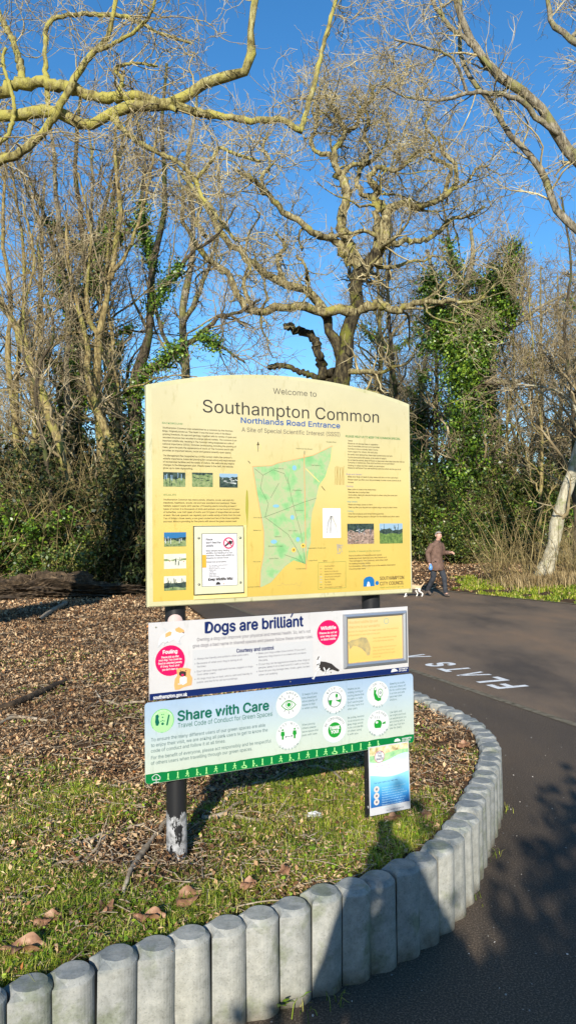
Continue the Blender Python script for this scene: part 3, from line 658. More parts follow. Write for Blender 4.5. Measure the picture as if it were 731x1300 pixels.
for s, y, x1 in (('Please', 686, 265), ("don't feed the", 690, 275.2), ('wildlife', 694, 266)): d.text(s, 256.8, y, x1, 2.6, dk, .004, 1)
for s, y, x1 in (('Many people enjoy feeding', 699.9, 286), ('wildlife, but feeding it is not', 702.9, 289.5), ('harmless. Please help wildlife by', 705.9, 292), ('keeping to natural foods.', 709, 285.5), ('Human food can be harmful', 714, 282)): d.text(s, 256.8 if y < 704 else 257.6, y, x1, 2, gy_, .002, 1)
for k, s in enumerate(('It causes malnutrition', 'Attracts rats', 'Bread is bad for ducks', 'Pollutes water', 'Litter', 'Spreads diseases', 'Spoils lakes', 'Changes animal habits')): d.text(s, 260.5, 718+2*k, 260.5+[24, 13, 20, 9, 6, 9, 9, 13][k], 1.5, gy_, 0, 1)
d.text('Keep Wildlife Wild', 259.8, 736.4, 290, 3.2, dk, .03, 1)
d.poly([(269, 741.5), (269.6, 739), (272, 737.6), (274.5, 739), (275, 741.2)], dk); d.disc(279, 740.2, .8, mo, n=8)
d.disc(285, 689.2, 7.6, I('pink halo', (.75, .42, .50))); d.disc(285, 689.2, 7, I('magenta red', (.55, .02, .10)), .0003, .8); d.disc(285, 689.2, 5.7, wh, .0002)
d.poly([(280, 692.5), (284, 688.5), (286, 686), (290, 687), (289, 690.5), (285, 691), (281.5, 693.5)], dk, .0004); d.line([(280.4, 684.5), (289.8, 693.8)], 1.2, ink['magenta red'], .0006)
d.rect(251.9, 704, 256.9, 720, I('orange tape', (.75, .38, .04)), .0007)
d.build('notice_print', mainp)
def screw(px, py, off, parent, r=1.6, plane=pl):
    a, h = plane.sh(px, py); r = r*plane.depth(px, py)/F; bm = bmesh.new(); rings = []
    for q_, z in ((1, 0), (.9, .5), (.5, .8)):
        rings.append([bm.verts.new(plane.P(a+r*q_*math.cos(t*PI/6), h+r*q_*math.sin(t*PI/6), off+r*z)) for t in range(12)])
    for p, q2 in zip(rings[:-1], rings[1:]):
        for i in range(12): bm.faces.new((p[i], p[(i+1) % 12], q2[(i+1) % 12], q2[i]))
    bm.faces.new(rings[-1]); link('screw', bm_mesh('screw', bm, M_['steel'], True), parent)
M_['steel'] = plain('dull steel', (.28, .27, .22), .45, .7)
for x, y in ((247.7, 683), (299.6, 682.5), (300, 738.5), (248, 741)): screw(x, y, .047, mainp)
# --- dog board
M_['dogw'] = noisy('off white print', [(.3, (0.455, 0.441, 0.446)), (.6, (0.491, 0.478, 0.482))], 3, .35, 0)
dl_, dh1 = pl.sh(188, 790.5); dr_, _ = pl.sh(515.5, 780); _, dh0 = pl.sh(187.5, 889)
weather(M_['dogw'], 38, (.86, .86, .84))
dogp = panel('dog_advice_board', pl, [(dl_, dh0), (dr_, dh0), (dr_, dh1), (dl_, dh1)], .004, .012, M_['dogw'], sign, .001)
dogp['label'] = 'white board headed Dogs are brilliant with navy strip'
DO = .0126; nv = I('navy print', (.003, .016, .105)); pk = I('hot pink print', (.74, .004, .10)); orr = I('orange fur print', (.78, .38, .14)); dgt = I('grey small print', (.12, .12, .15))
d = Draw(pl, DO); hN = pl.sh(188, 880.5)[1]
d.poly_sh([(dl_+.001, dh0+.001), (dr_-.001, dh0+.001), (dr_-.001, hN), (dl_+.001, hN)], nv)
d.text('southampton.gov.uk', 193.8, 887, 236.5, 4.2, wh, .02, 2, .0005)
d.poly([(494, 853), (495, 849.4), (498, 848), (501, 849.3), (503, 851.3)], wh, .0005); d.text('SOUTHAMPTON', 504, 849.6, 515, 1.6, wh, .02, 1, .0005); d.text('CITY COUNCIL', 504, 852, 514, 1.6, wh, .02, 1, .0005)
d.build('navy_strip', dogp)
d = Draw(pl, DO); hA = pl.sh(244, 825)[1]; hB = pl.sh(244, 874)[1]
d.poly_sh([(pl.sh(243.5, 850)[0], hB), (pl.sh(395.5, 840)[0], hB), (pl.sh(395.5, 840)[0], hA), (pl.sh(243.5, 850)[0], hA)], I('white inset print', (.54, .54, .55))); d.build('text_box', dogp)
d = Draw(pl, DO+.0005)
d.text('Dogs are brilliant', 259.4, 803.2, 383, 13.6, nv, .026, 5); d.line([(367.6, 783), (369.8, 778.6)], 1.8, nv); d.build('heading_lettering', dogp); d = Draw(pl, DO+.0005)
d.text("Owning a dog can improve your physical and mental health. So, let's not", 249, 813.6, 392.5, 4.1, dgt, .002, 2)
d.text("give dogs a bad name in shared spaces and please follow these simple rules.", 243.6, 821.6, 395.5, 4.1, dgt, .002, 2)
d.text("Courtesy and control", 299, 828, 346, 4.6, nv, .02, 2)
for s, y, x0, x1 in (("Always be friendly and polite to other park users.", 837, 249, 314.5), ("Be aware of what your dog is doing at all", 842.8, 249, 306), ("the times.", 847, 249, 260.5), ("Don't let your dogs approach horses, joggers or dogs", 853, 249, 319.5), ("from other users.", 857, 249, 273), ("All dogs must be on lead, who is calm and friendly in", 862.3, 249, 318.5), ("public and be fit for all surroundings.", 866.7, 249, 300.5),
    ("Keep your dogs under close control. If you can't,", 830, 326.8, 386.5), ("keep your dog close to or on a lead until you leave", 834.6, 326.8, 386.5), ("the park.", 839, 326.8, 338.5), ("If your dog can be aggressive towards other dogs or", 844, 326.8, 391.5), ("people, keep it on a lead and fit it with a muzzle.", 848.2, 326.8, 391), ("Never let your dog damage trees, shrubs, gates, borders", 852.7, 326.8, 391.5), ("when out walking.", 857.3, 326.8, 351)):
    d.text(s, x0, y, x1, 2.4, dgt, 0, 1)
for x, ys in ((246.6, (836.3, 842.2, 852.4, 861.7)), (324.6, (829.2, 843.4, 852.2))):
    for y in ys: d.disc(x, y, .6, dgt, n=6)
d.build('advice_lettering', dogp)
d = Draw(pl, DO+.0005); d.disc(215.1, 838, 19.3, pk); d.text('Fouling', 206, 829.6, 224, 4.4, wh, .03, 2, .0005)
for k, s in enumerate(('Please pick up after', 'your dog. You could be', 'fined an unlimited penalty', 'if they foul and', "you don't clean up")): d.text(s, [204, 200.6, 200, 203, 205][k], 835.3+4.1*k-[0, .2, .2, .6, .8][k], [226, 229.5, 230, 226.6, 224.6][k], 2.5, wh, .01, 1, .0005)
d.build('pink_disc', dogp)
d = Draw(pl, DO+.0005); d.disc(414.8, 802.8, 16, pk); d.text('Wildlife', 405.3, 799.3, 424.3, 4, wh, .03, 2, .0005)
for k, s in enumerate(('Please do not let', 'your dog chase', 'or disturb wildlife')): d.text(s, [403.6, 404.6, 405.6][k], 804.8+4*k, [425.6, 425.4, 424][k], 2.5, wh, .01, 1, .0005)
d.build('pink_disc', dogp)
# painted dogs
d = Draw(pl, DO+.0012); lg = I('pale grey fur print', (.55, .56, .58))
d.poly([(201, 812), (204, 806), (212, 801), (222, 798), (228, 799), (233, 805), (228, 809), (226, 816), (220, 811), (213, 815), (206, 814), (200, 819)], wh)
d.poly([(209, 809), (209, 804), (214, 801), (217, 802), (216, 806), (211, 808)], orr, .0003); d.poly([(221, 798), (226, 795.5), (232, 799), (233, 802), (227, 803), (222, 801)], orr, .0003)
d.line([(209, 802), (207, 797), (211, 799)], .9, lg); d.line([(204, 816), (199, 821)], 1.2, lg); d.line([(212, 814), (208, 816), (207, 819)], 1.1, lg); d.line([(226, 813), (228, 817), (223, 816)], 1.1, lg); d.disc(231.5, 802.6, .8, dk, .0006, n=8)
d.build('running_dog_picture', dogp)
d = Draw(pl, DO+.0012)
d.poly([(223, 849), (228, 847), (237, 847.5), (241, 848.5), (240, 855), (243, 860), (242, 869), (237, 870), (231, 872), (226, 874.5), (221, 875), (220, 869), (221, 861), (224, 857)], orr)
d.poly([(227, 860), (231, 857), (236, 859), (236, 866), (231, 869), (227, 866)], wh, .0003); d.poly([(226, 853), (230, 851), (235, 852), (235, 857), (230, 858.5), (226.5, 856.5)], dk, .0003); d.poly([(229, 855), (232, 854.7), (232, 857.4), (229.6, 857.6)], pk, .0006)
d.disc(228, 851, .8, dk, .0005, n=8); d.disc(235, 850.6, .8, dk, .0005, n=8); d.line([(225, 867.7), (232, 867)], 1.4, lg, .0005)
d.build('sitting_dog_picture', dogp)
d = Draw(pl, DO+.0012)
d.poly([(405, 839), (411, 839.5), (419, 842), (424, 846.5), (429, 850), (427, 852), (420, 849.5), (414, 850.5), (408, 852), (403.5, 849), (402.5, 843)], dk)
d.poly([(400, 838), (402, 832), (403, 836), (405.5, 831), (405, 838), (404, 843), (401.5, 845), (399.6, 842)], wh, .0003); d.line([(402.6, 833), (401, 837)], 1.4, dk, .0005); d.line([(400.3, 843.5), (403, 842)], 1.2, dk, .0006)
for a_ in ([(404, 848), (400, 852), (396, 861), (394.6, 860)], [(409, 847), (411, 851.5), (413.6, 853)], [(416, 848), (410.5, 853.5), (408, 856)], [(403, 845), (399, 849)]): d.line(a_, 1.7, wh, .0004)
d.build('black_and_white_dog_picture', dogp)
# snap frame with yellowed notice
M_['alu'] = plain('brushed aluminium', (.45, .47, .50), .35, .75)
fo = [pl.sh(432.8, 779.5), pl.sh(513.2, 775), pl.sh(432.8, 848.8)]; fi = [pl.sh(438.6, 785), pl.sh(507.6, 781), pl.sh(438.6, 841.5)]
X0, X1, H1, H0 = fo[0][0], fo[1][0], fo[0][1], fo[2][1]; x0, x1, h1, h0 = fi[0][0], fi[1][0], fi[0][1], fi[2][1]
bm = bmesh.new()
prof = [(0, .0128), (.12, .023), (.55, .0265), (.9, .022), (1, .0145)]
rings = []
for f_, off in prof:
    rings.append([bm.verts.new(pl.P(a, h, off)) for a, h in ((X0+(x0-X0)*f_, H0+(h0-H0)*f_), (X1+(x1-X1)*f_, H0+(h0-H0)*f_), (X1+(x1-X1)*f_, H1+(h1-H1)*f_), (X0+(x0-X0)*f_, H1+(h1-H1)*f_))])
for p, q_ in zip(rings[:-1], rings[1:]):
    for i in range(4): bm.faces.new((p[i], p[(i+1) % 4], q_[(i+1) % 4], q_[i]))
link('silver_frame', bm_mesh('silver_frame', bm, M_['alu']), dogp)
d = Draw(pl, .0140); d.poly_sh([(x0-.002, h0-.002), (x1+.002, h0-.002), (x1+.002, h1+.002), (x0-.002, h1+.002)], gradz('sun yellowed paper', [(0, (.64, .40, .11)), (.6, (.64, .44, .16)), (1, (.58, .45, .23))], 1.05, 1.25, .3, (9, .4), .6))
mo2 = I('faded brown ink', (.42, .29, .10)); fs = noisy('faded animal silhouette', [(.35, (.28, .24, .13)), (.65, (.48, .36, .14))], 28, .5, 0)
for s, y, x1_, cp in (('Woodland wildlife tips and', 791, 477, 3.4), ('Welcome to our wonderful', 797, 480, 3.4), ('ponds for dogs and the lake users near the common', 802, 503, 2.2), ('please keep to your side of the path', 806.5, 480, 2.2)): d.text(s, 440.5, y+.8, x1_, cp, mo2, 0, 1, .0005)
for k in range(7): d.text(('Always be careful and keep dogs away from edges', 'of the lake whenever possible', '', 'Beware slippery ground and mud', 'after all of the heavy rain', 'please keep to the firm path', 'and be safe')[k], 471, 810.5+4*k, [501, 497, 0, 500, 498, 499, 481][k] or None, 2, mo2, 0, 1, .0005)
d.poly([(439.5, 815), (444, 812), (450, 811), (456, 808.5), (463, 809), (466.5, 816), (468, 823), (467, 831), (464, 832), (461, 827), (457, 823), (451, 820), (446, 819), (442, 824), (441, 820)], fs, .0006)
d.disc(488, 788, 4, I('faded teal', (.36, .44, .30)), .0005, .7, 16)
d.build('yellowed_notice', dogp)
screw(197, 796, .012, dogp, 1.1); screw(419.5, 775.5, .012, dogp, .8)
for x, y in ((418, 853), (367, 864.8)): screw(x, y, .0128, dogp, .9)
# --- code board
cl_, ch1 = pl.sh(182.5, 891.5); cr_, _ = pl.sh(521.5, 880); _, ch0 = pl.sh(182, 995)
def rrect(a0, h0_, a1, h1_, r, n=6):
    out = []
    for cx, cy, s0 in ((a1-r, h0_+r, -PI/2), (a1-r, h1_-r, 0), (a0+r, h1_-r, PI/2), (a0+r, h0_+r, PI)):
        out += [(cx+r*math.cos(s0+PI/2*k/n), cy+r*math.sin(s0+PI/2*k/n)) for k in range(n+1)]
    return out
M_['codeg'] = gradz('sky to mint print', [(0, (0.437, 0.482, 0.410)), (.35, (0.410, 0.473, 0.446)), (.7, (0.346, 0.428, 0.501)), (1, (0.282, 0.382, 0.519))], ch0+.03, ch1, .3, (3, .1), .3)
weather(M_['codeg'], 38, (.86, .88, .86))
codep = panel('share_with_care_board', pl, rrect(cl_, ch0, cr_, ch1, .016), .004, .018, M_['codeg'], sign, .001)
codep['label'] = 'pale blue to mint board headed Share with Care with green strip'
CO = .0186; tg = I('teal green print', (.0, .115, .075)); lgn = I('leaf green print', (.012, .27, .03)); ck = I('code small print', (.05, .11, .12)); dg = I('strip green', (.0, .17, .04))
hG = pl.sh(182.3, 982.3)[1]
d = Draw(pl, CO); sp = [p for p in rrect(cl_+.001, ch0+.001, cr_-.001, ch1, .015)]
low = [p for p in sp if p[1] < ch0+.0165]
n = 60; ed = [(cl_+.001+(cr_-cl_-.002)*k/n, hG+rr.uniform(-.0015, .0025)) for k in range(n+1)]
rgt = [p for p in low if p[0] > 0.5]; lft = [p for p in low if p[0] <= .5]
d.poly_sh(lft+rgt+ed[::-1], dg)
def fig(x, y, kind, dz=.0005):
    m = I('pale green figures', (.42, .80, .30)); q = lambda pts, w_=.8: d.line([(x+a, y+b) for a, b in pts], w_, m, dz)
    d.disc(x, y-7.2, .9, m, dz, n=8)
    q([(0, -6), (0, -3.2)], 1.3)
    if kind == 0: q([(0, -3.2), (-1, 0)]); q([(0, -3.2), (1, 0)])
    if kind == 1: q([(0, -3.2), (-1.8, -.8), (-2.6, -.9)]); q([(0, -3.2), (1.6, -1.8), (1.2, 0)]); q([(-1.7, -4), (0, -5.4), (1.8, -4.3)])
    if kind == 2: q([(-2.2, 0), (2.2, 0)]); q([(-1.2, -3), (2.6, -3), (3, 0)]); d.disc(x-2.4, y-1.2, 1.3, m, dz, .6, 10); d.disc(x+2.6, y-1.2, 1.3, m, dz, .6, 10)
    if kind == 3: q([(0, -3.2), (-.8, 0)]); q([(0, -3.2), (.8, 0)]); q([(0, -5), (2, -3)]); q([(3, -1), (4.6, -1.6), (5, -.2)])
bandc = lambda x: pl.O  # noqa
hm = (hG+ch0)/2
def px_on(px, h):   # image y of height h at image x px on the board
    lo, hi = 800, 1100
    for _ in range(30):
        mid = (lo+hi)/2
        if pl.sh(px, mid)[1] > h: lo = mid
        else: hi = mid
    return lo
for k in range(24):
    x = 212 + k*12.2 - k*k*.03; fig(x, px_on(x, hm)+4, [0, 0, 1, 3, 0, 1, 0, 1, 2, 3][k % 10])
d.line([(192.5, 988.5), (191.7, 985), (194, 982.7), (196.5, 981.2), (199.5, 982.2), (202, 985), (201.5, 987.8), (192.5, 988.5)], .8, wh, .0005); d.line([(197, 984.5), (197, 990.5)], .8, wh, .0005); d.line([(193.5, 992), (200.5, 991)], .7, wh, .0005)
d.poly([(497, 940.6), (498, 937.6), (501, 936), (504, 937), (505.5, 939.6)], wh, .0005); d.text('SOUTHAMPTON', 507, 937.6, 519, 1.8, wh, .02, 1, .0005); d.text('CITY COUNCIL', 507, 940.2, 517.5, 1.8, wh, .02, 1, .0005)
d.build('green_strip', codep)
d = Draw(pl, CO)
d.text('Share with Care', 224.3, 914, 339, 12.2, tg, .026, 5); d.build('heading_lettering', codep); d = Draw(pl, CO)
d.text('Travel Code of Conduct for Green Spaces', 224.3, 922.8, 343.6, 6, tg, .008, 3)
d.build('subheading_lettering', codep); d = Draw(pl, CO)
for s, y, x1_ in (("To ensure the many different users of our green spaces are able", 940.2, 334.7), ("to enjoy their visit, we are asking all park users to get to know the", 947.2, 337.7), ("code of conduct and follow it at all times.", 954.2, 284.7), ("For the benefit of everyone, please act responsibly and be respectful", 962.8, 342), ("of others users when travelling through our green spaces.", 969.7, 318.4)):
    d.text(s, 190.5, y, x1_, 4.3, ck, .003, 2)
d.build('code_lettering', codep)
d = Draw(pl, CO); d.disc(204.9, 913.7, 15, I('pale leaf green', (.36, .68, .30))); d.disc(204.9, 913.7, 15, I('mid leaf green', (.18, .50, .18)), .0003, .93)
d.poly([(196, 907), (199, 905.5), (200.5, 908), (199.6, 911), (201, 916), (199.4, 920), (196.6, 920), (195.4, 915), (196, 911)], tg, .0004)
for x, y, r in ((205, 917.5, 1.8), (203, 914.3, .8), (205, 913.5, .8), (207, 914, .8), (204, 906, .7), (206, 905.6, .7), (205, 909.4, 1)): d.disc(x, y, r, tg, .0004, n=8)
d.line([(210.5, 919), (213, 906.5)], 2.1, tg, .0004)
d.arc('SHARE WITH CARE', 204.9, 913.7, 11.8, 2, wh, True, 2.4, .01); d.arc('GREEN SPACES', 204.9, 913.7, 13.8, 2, wh, False, 1.9, .01)
d.build('footprint_badge', codep)
circ = [(364.2, 893.5, 18, 'BE AWARE', None, 0), (422, 887, 17.3, 'KEEP TO', 'THE PATH', 1), (476.6, 879.9, 16.3, 'SLOW YOUR', 'PACE', 2), (364, 931.8, 18, 'PASS WITH', 'CAUTION', 3), (422, 924.3, 17.3, 'BE CONSIDERATE', None, 4), (477.2, 916.3, 16.3, 'BE HEARD', 'AND SEEN', 5)]
side = [("It helps if you\nlook ahead and\nallow plenty of\nspace on foot\nor when cycling", 381, 882, 19, 4.4), ("Whether you are\nwalking, running or\ncycling please stick\nto paths or trails.\nDon't use the grass\nif it may harm it or\nother users.", 438.5, 875.3, 20.5, 4.2), ("Speeding is unsafe\nand puts others off.\nGo for comfort, keep\nto a slow and safe\npace near other\nvisitors.", 491.5, 868.5, 20.8, 4.05), ("When passing\nothers please\nleave space and\npass with care", 381, 920.3, 20, 4.4), ("Be polite, be kind\nto all around you.\nKeep dogs and all\nto be considerate\nof others using\nit with you.", 438.5, 911.5, 20.5, 4.2), ("Use lights and\nbe bright and loud.\nLet people know you\nare coming with a\nbell, but not too\nlate for them.", 491.5, 904.5, 20.8, 4.05)]
for (cx, cy, r, t1, t2, kind), (st, sx, sy, sw, dy) in zip(circ, side):
    d = Draw(pl, CO); d.disc(cx, cy, r, wh, 0); d.disc(cx, cy, r, I('pale grey rim', (.45, .55, .55)), .0003, .965)
    d.arc(t1, cx, cy, r-4.8, 2.9, ck, True, min(2.5, len(t1)*.27), .008)
    if t2: d.arc(t2, cx, cy, r-1.9, 2.9, ck, False, len(t2)*.25, .008)
    if kind == 0:
        for s2 in (1, -1): d.line([(cx-9.3+a*.9-0, cy+.6-s2*6*math.sin(PI*a/20)-(a-10)*.09) for a in range(0, 21, 2)], 1, lgn, .0005)
        d.disc(cx, cy, 4.6, lgn, .0005, .85); d.disc(cx, cy, 2.6, lgn, .0006)
        for a in (-40, 0, 40, 140, 180, 220): d.line([(cx+8*math.sin(rad(a))*.8, cy-8.2*math.cos(rad(a))), (cx+11.5*math.sin(rad(a))*.8, cy-11.5*math.cos(rad(a)))], .7, ck, .0005)
    if kind == 1:
        d.disc(cx, cy, 9.8, ck, .0005, .92); d.poly([(cx-8, cy+1), (cx-3, cy+.5), (cx-4.5, cy+8), (cx-6.5, cy+6)], lgn, .0005); d.poly([(cx+1, cy+1.5), (cx+7.8, cy-.8), (cx+7, cy+3.5)], lgn, .0005); d.disc(cx+2.5, cy-5, 2.6, lgn, .0005, n=12, sx=.7); d.line([(cx+2.5, cy-3), (cx+2.5, cy+1)], .8, ck, .0005)
    if kind == 2:
        d.poly([(cx-5, cy-7), (cx-3, cy-8.5), (cx-1.5, cy-6), (cx-2.5, cy-1), (cx+1, cy+5), (cx+4, cy+4), (cx+4, cy+8), (cx, cy+9.3), (cx-3.8, cy+7), (cx-5.4, cy+1)], lgn, .0005); d.disc(cx+3, cy-1.5, 5.2, lgn, .0005, .82, sx=.75); d.disc(cx+3, cy-1.5, 1.6, ck, .0005, .5); d.disc(cx-3.2, cy-6, 1.4, wh, .0007, n=8)
    if kind == 3:
        for sx_ in (-7.5, 7.5):
            xx = cx+sx_; yy = cy-(sx_)*.12; d.disc(xx, yy-7, 1.3, lgn, .0005, n=10); d.poly([(xx-2, yy-5), (xx+2, yy-5.2), (xx+2.6, yy-.6), (xx+1.2, yy+.6), (xx+1.1, yy+5), (xx-1.1, yy+5.1), (xx-1.2, yy+.8), (xx-2.6, yy-.3)], lgn, .0005)
        d.line([(cx-4, cy+2.4), (cx+4.5, cy+1)], .6, ck, .0005)
        d.line([(cx-3, cy+1.3), (cx-4.4, cy+2.5), (cx-3, cy+3.3)], .6, ck, .0005); d.line([(cx+3.4, cy+.2), (cx+4.9, cy+1), (cx+3.5, cy+2)], .6, ck, .0005)
    if kind == 4:
        d.disc(cx, cy+1, 9.6, lgn, .0005, sx=.98); d.text('THANK', cx-6.4, cy+1, cx+6.2, 4, wh, .04, 2, .0008); d.text('YOU!', cx-4.8, cy+5.9, cx+4.8, 4, wh, .04, 2, .0008)
    if kind == 5:
        d.disc(cx-.5, cy+1.5, 5, lgn, .0005, n=18, sx=1.15); d.poly([(cx-5.5, cy+4), (cx+4, cy+3), (cx+3, cy+6.4), (cx-4, cy+7)], lgn, .0004); d.poly([(cx+5, cy), (cx+9, cy-2), (cx+9, cy+1.2), (cx+5, cy+1.6)], lgn, .0005)
        for a in (-3.5, -1, 1.5): d.line([(cx+a-.5, cy-8), (cx+a, cy-5.2)], .6, ck, .0005)
        d.disc(cx-2, cy-.4, 1.5, wh, .0008, n=10, sx=1.4)
    lines = st.split('\n')
    for k, s in enumerate(lines):
        f_ = min(1, len(s)/max(len(q_) for q_ in lines)); d.text(s, sx, sy+dy*k, sx+sw*f_, 2.5, ck, 0, 1)
    o = d.build('advice_disc', codep); o['label'] = ['white disc with green eye', 'white disc with path through green fields', 'white disc with green snail', 'white disc with two green walkers', 'white disc with green thank you', 'white disc with green bell'][kind]
# --- small poster
pl2 = Plane(OB + bn*.045)
cn = [(469.6, 1036.5), (520.8, 1026.3), (518.4, 941), (467.5, 949)]
S2 = [pl2.sh(*p) for p in cn]
poster = empty('small_poster', pl2.P(S2[0][0], S2[0][1]), 0, 'small blue wave poster board hung low on the right post below the green strip', 'poster board')
panel('board', pl2, S2, .003, 0, I('white poster card', (.55, .55, .58)), poster, .0008)
zt = (S2[2][1]+S2[3][1])/2; zb = (S2[0][1]+S2[1][1])/2
lerp = lambda p, q_, t: (p[0]+(q_[0]-p[0])*t, p[1]+(q_[1]-p[1])*t)
def uvp(u_, v_): return lerp(lerp(S2[0], S2[1], u_), lerp(S2[3], S2[2], u_), v_)
d = Draw(pl2, .0005)
def band(f0, f1, mat, dz=0): # functions of u
    n = 14; d.poly_sh([uvp(.02+.96*k/n, f0(k/n)) for k in range(n+1)]+[uvp(.02+.96*k/n, f1(k/n)) for k in range(n, -1, -1)], mat, dz)
c_ = lambda v: (lambda u_: v)
wave = lambda a, b_, ph=0: (lambda u_: a+b_*math.sin(u_*4.6+ph))
pbm = gradz('poster sea print', [(0, (.015, .05, .20)), (.3, (.02, .16, .42)), (.6, (.10, .38, .62)), (1, (.30, .62, .78))], zb+.02, zb+(zt-zb)*.62, .3, (10, .3), .3)
band(c_(.115), wave(.56, .03, 2.2), pbm)
band(wave(.56, .03, 2.2), wave(.80, .045, 3.6), gradz('poster pale water', [(0, (.50, .68, .80)), (.5, (.68, .70, .78)), (1, (.45, .70, .76))], zb+(zt-zb)*.5, zb+(zt-zb)*.8, .3, (14, .5), .3))
band(wave(.80, .045, 3.6), wave(.885, .02, 4), noisy('poster green hill', [(.35, (.16, .38, .20)), (.65, (.40, .60, .30))], 30, .3, 0))
band(wave(.885, .02, 4), c_(.985), noisy('poster trees', [(.3, (.20, .14, .06)), (.5, (.55, .48, .26)), (.7, (.72, .68, .52))], 38, .3, 0))
d.build('wave_print', poster)
d = Draw(pl2, .0011)
d.disc(481.3, 960.5, 7.6, I('crimson ring', (.45, .05, .12)), 0); d.disc(481.3, 960.5, 6.9, wh, .0003)
for s, y, a_, b_ in (('CUT', 957.6, 478.3, 484.6), ('THE', 961.4, 479, 484), ('WASTE', 965.4, 477, 486)): d.text(s, a_, y, b_, 2.6, nv, .01, 1, .0006)
d.build('round_badge', poster); d = Draw(pl2, .0011)
for y in (1002, 1010.4, 1018.2): d = Draw(pl2, .0011); d.disc(477.6, y, 4, I('pale peach', (.62, .56, .53)), 0); d.disc(477.6, y, 1.5, nv, .0003, .4, 8); d.build('peach_badge', poster)
d = Draw(pl2, .0011)
lb = I('pale blue lettering', (.45, .68, .80))
d.text('Our water needs your help now', 474.5, 995.5, 504, 1.8, nv, 0, 1)
for k in range(9): d.text('Please keep our rivers and lakes clean for all', 484.5, 1001+3.1*k, [514, 508, 512, 516, 510, 514, 512, 513, 508][k], 1.6, lb, 0, 1)
for k in range(3): d.text('clear water for everyone to share', 476, 974+4*k, [505, 500, 492][k], 1.7, pk, 0, 1)
d.build('poster_lettering', poster); d = Draw(pl2, .0011)
d.text('SOUTHAMPTON WATER', 490, 1029.5, 512, 1.5, nv, 0, 1)
d.build('footer_lettering', poster)
for h in (zb+.06, zt-.05):   # ties holding the poster to the post
    bm = bmesh.new()
    for k in range(18):
        a0_, a1_ = 2*PI*k/18, 2*PI*(k+1)/18
        q_ = [bm.verts.new((cR.x+.044*math.cos(a), cR.y+.044*math.sin(a), h+z)) for a, z in ((a0_, -.003), (a1_, -.003), (a1_, .003), (a0_, .003))]; bm.faces.new(q_)
    bmesh.ops.remove_doubles(bm, verts=bm.verts, dist=.0002)
    link('cable_tie', bm_mesh('cable_tie', bm, dk), poster)
# ================================================================== trees
def unit(v): return v/np.maximum(np.linalg.norm(v, axis=-1, keepdims=True), 1e-9)
def tubes(P, R, k):
    """P (N,M,3), R (N,M): tube mesh arrays with k sides"""
    N, Mm, _ = P.shape
    T = np.empty_like(P); T[:, 1:-1] = P[:, 2:]-P[:, :-2]; T[:, 0] = P[:, 1]-P[:, 0]; T[:, -1] = P[:, -1]-P[:, -2]; T = unit(T)
    ref = np.where(np.abs(T[:, 0, 2:3]) > .8, np.array([[1., 0, 0]]), np.array([[0, 0, 1.]]))
    nrm = unit(np.cross(T[:, 0], ref)); V = np.empty((N, Mm, k, 3))
    ang = np.arange(k)*2*PI/k; ca, sa = np.cos(ang), np.sin(ang)
    for j in range(Mm):
        nrm = unit(nrm - (nrm*T[:, j]).sum(-1, keepdims=True)*T[:, j]); b = np.cross(T[:, j], nrm)
        V[:, j] = P[:, j, None] + R[:, j, None, None]*(ca[None, :, None]*nrm[:, None]+sa[None, :, None]*b[:, None])
    idx = np.arange(N*Mm*k).reshape(N, Mm, k); a = idx[:, :-1]; c = idx[:, 1:]
    Fq = np.stack([a, np.roll(a, -1, 2), np.roll(c, -1, 2), c], -1).reshape(-1, 4)
    return V.reshape(-1, 3), Fq
def join(parts):
    V = []; Fs = {3: [], 4: []}; n = 0
    for v, f in parts:
        if len(v) == 0: continue
        V.append(v); Fs[f.shape[1]].append(f+n); n += len(v)
    return np.concatenate(V), [np.concatenate(x) for x in Fs.values() if x]
def resn(P, R, n):
    s = np.concatenate([[0], np.cumsum(np.linalg.norm(np.diff(P, axis=0), axis=1))]); u = np.linspace(0, s[-1], n)
    return np.stack([np.interp(u, s, P[:, i]) for i in range(3)], 1), np.interp(u, s, R)
def catmull(P, n=5):
    P = np.asarray(P, float); Q = np.vstack([2*P[0]-P[1], P, 2*P[-1]-P[-2]]); out = []
    for i in range(1, len(Q)-2):
        for t in np.arange(n)/n:
            a, b, c, d = Q[i-1], Q[i], Q[i+1], Q[i+2]
            out.append(.5*((2*b)+(c-a)*t+(2*a-5*b+4*c-d)*t*t+(3*b-a-3*c+d)*t**3))
    out.append(P[-1]); return np.array(out)
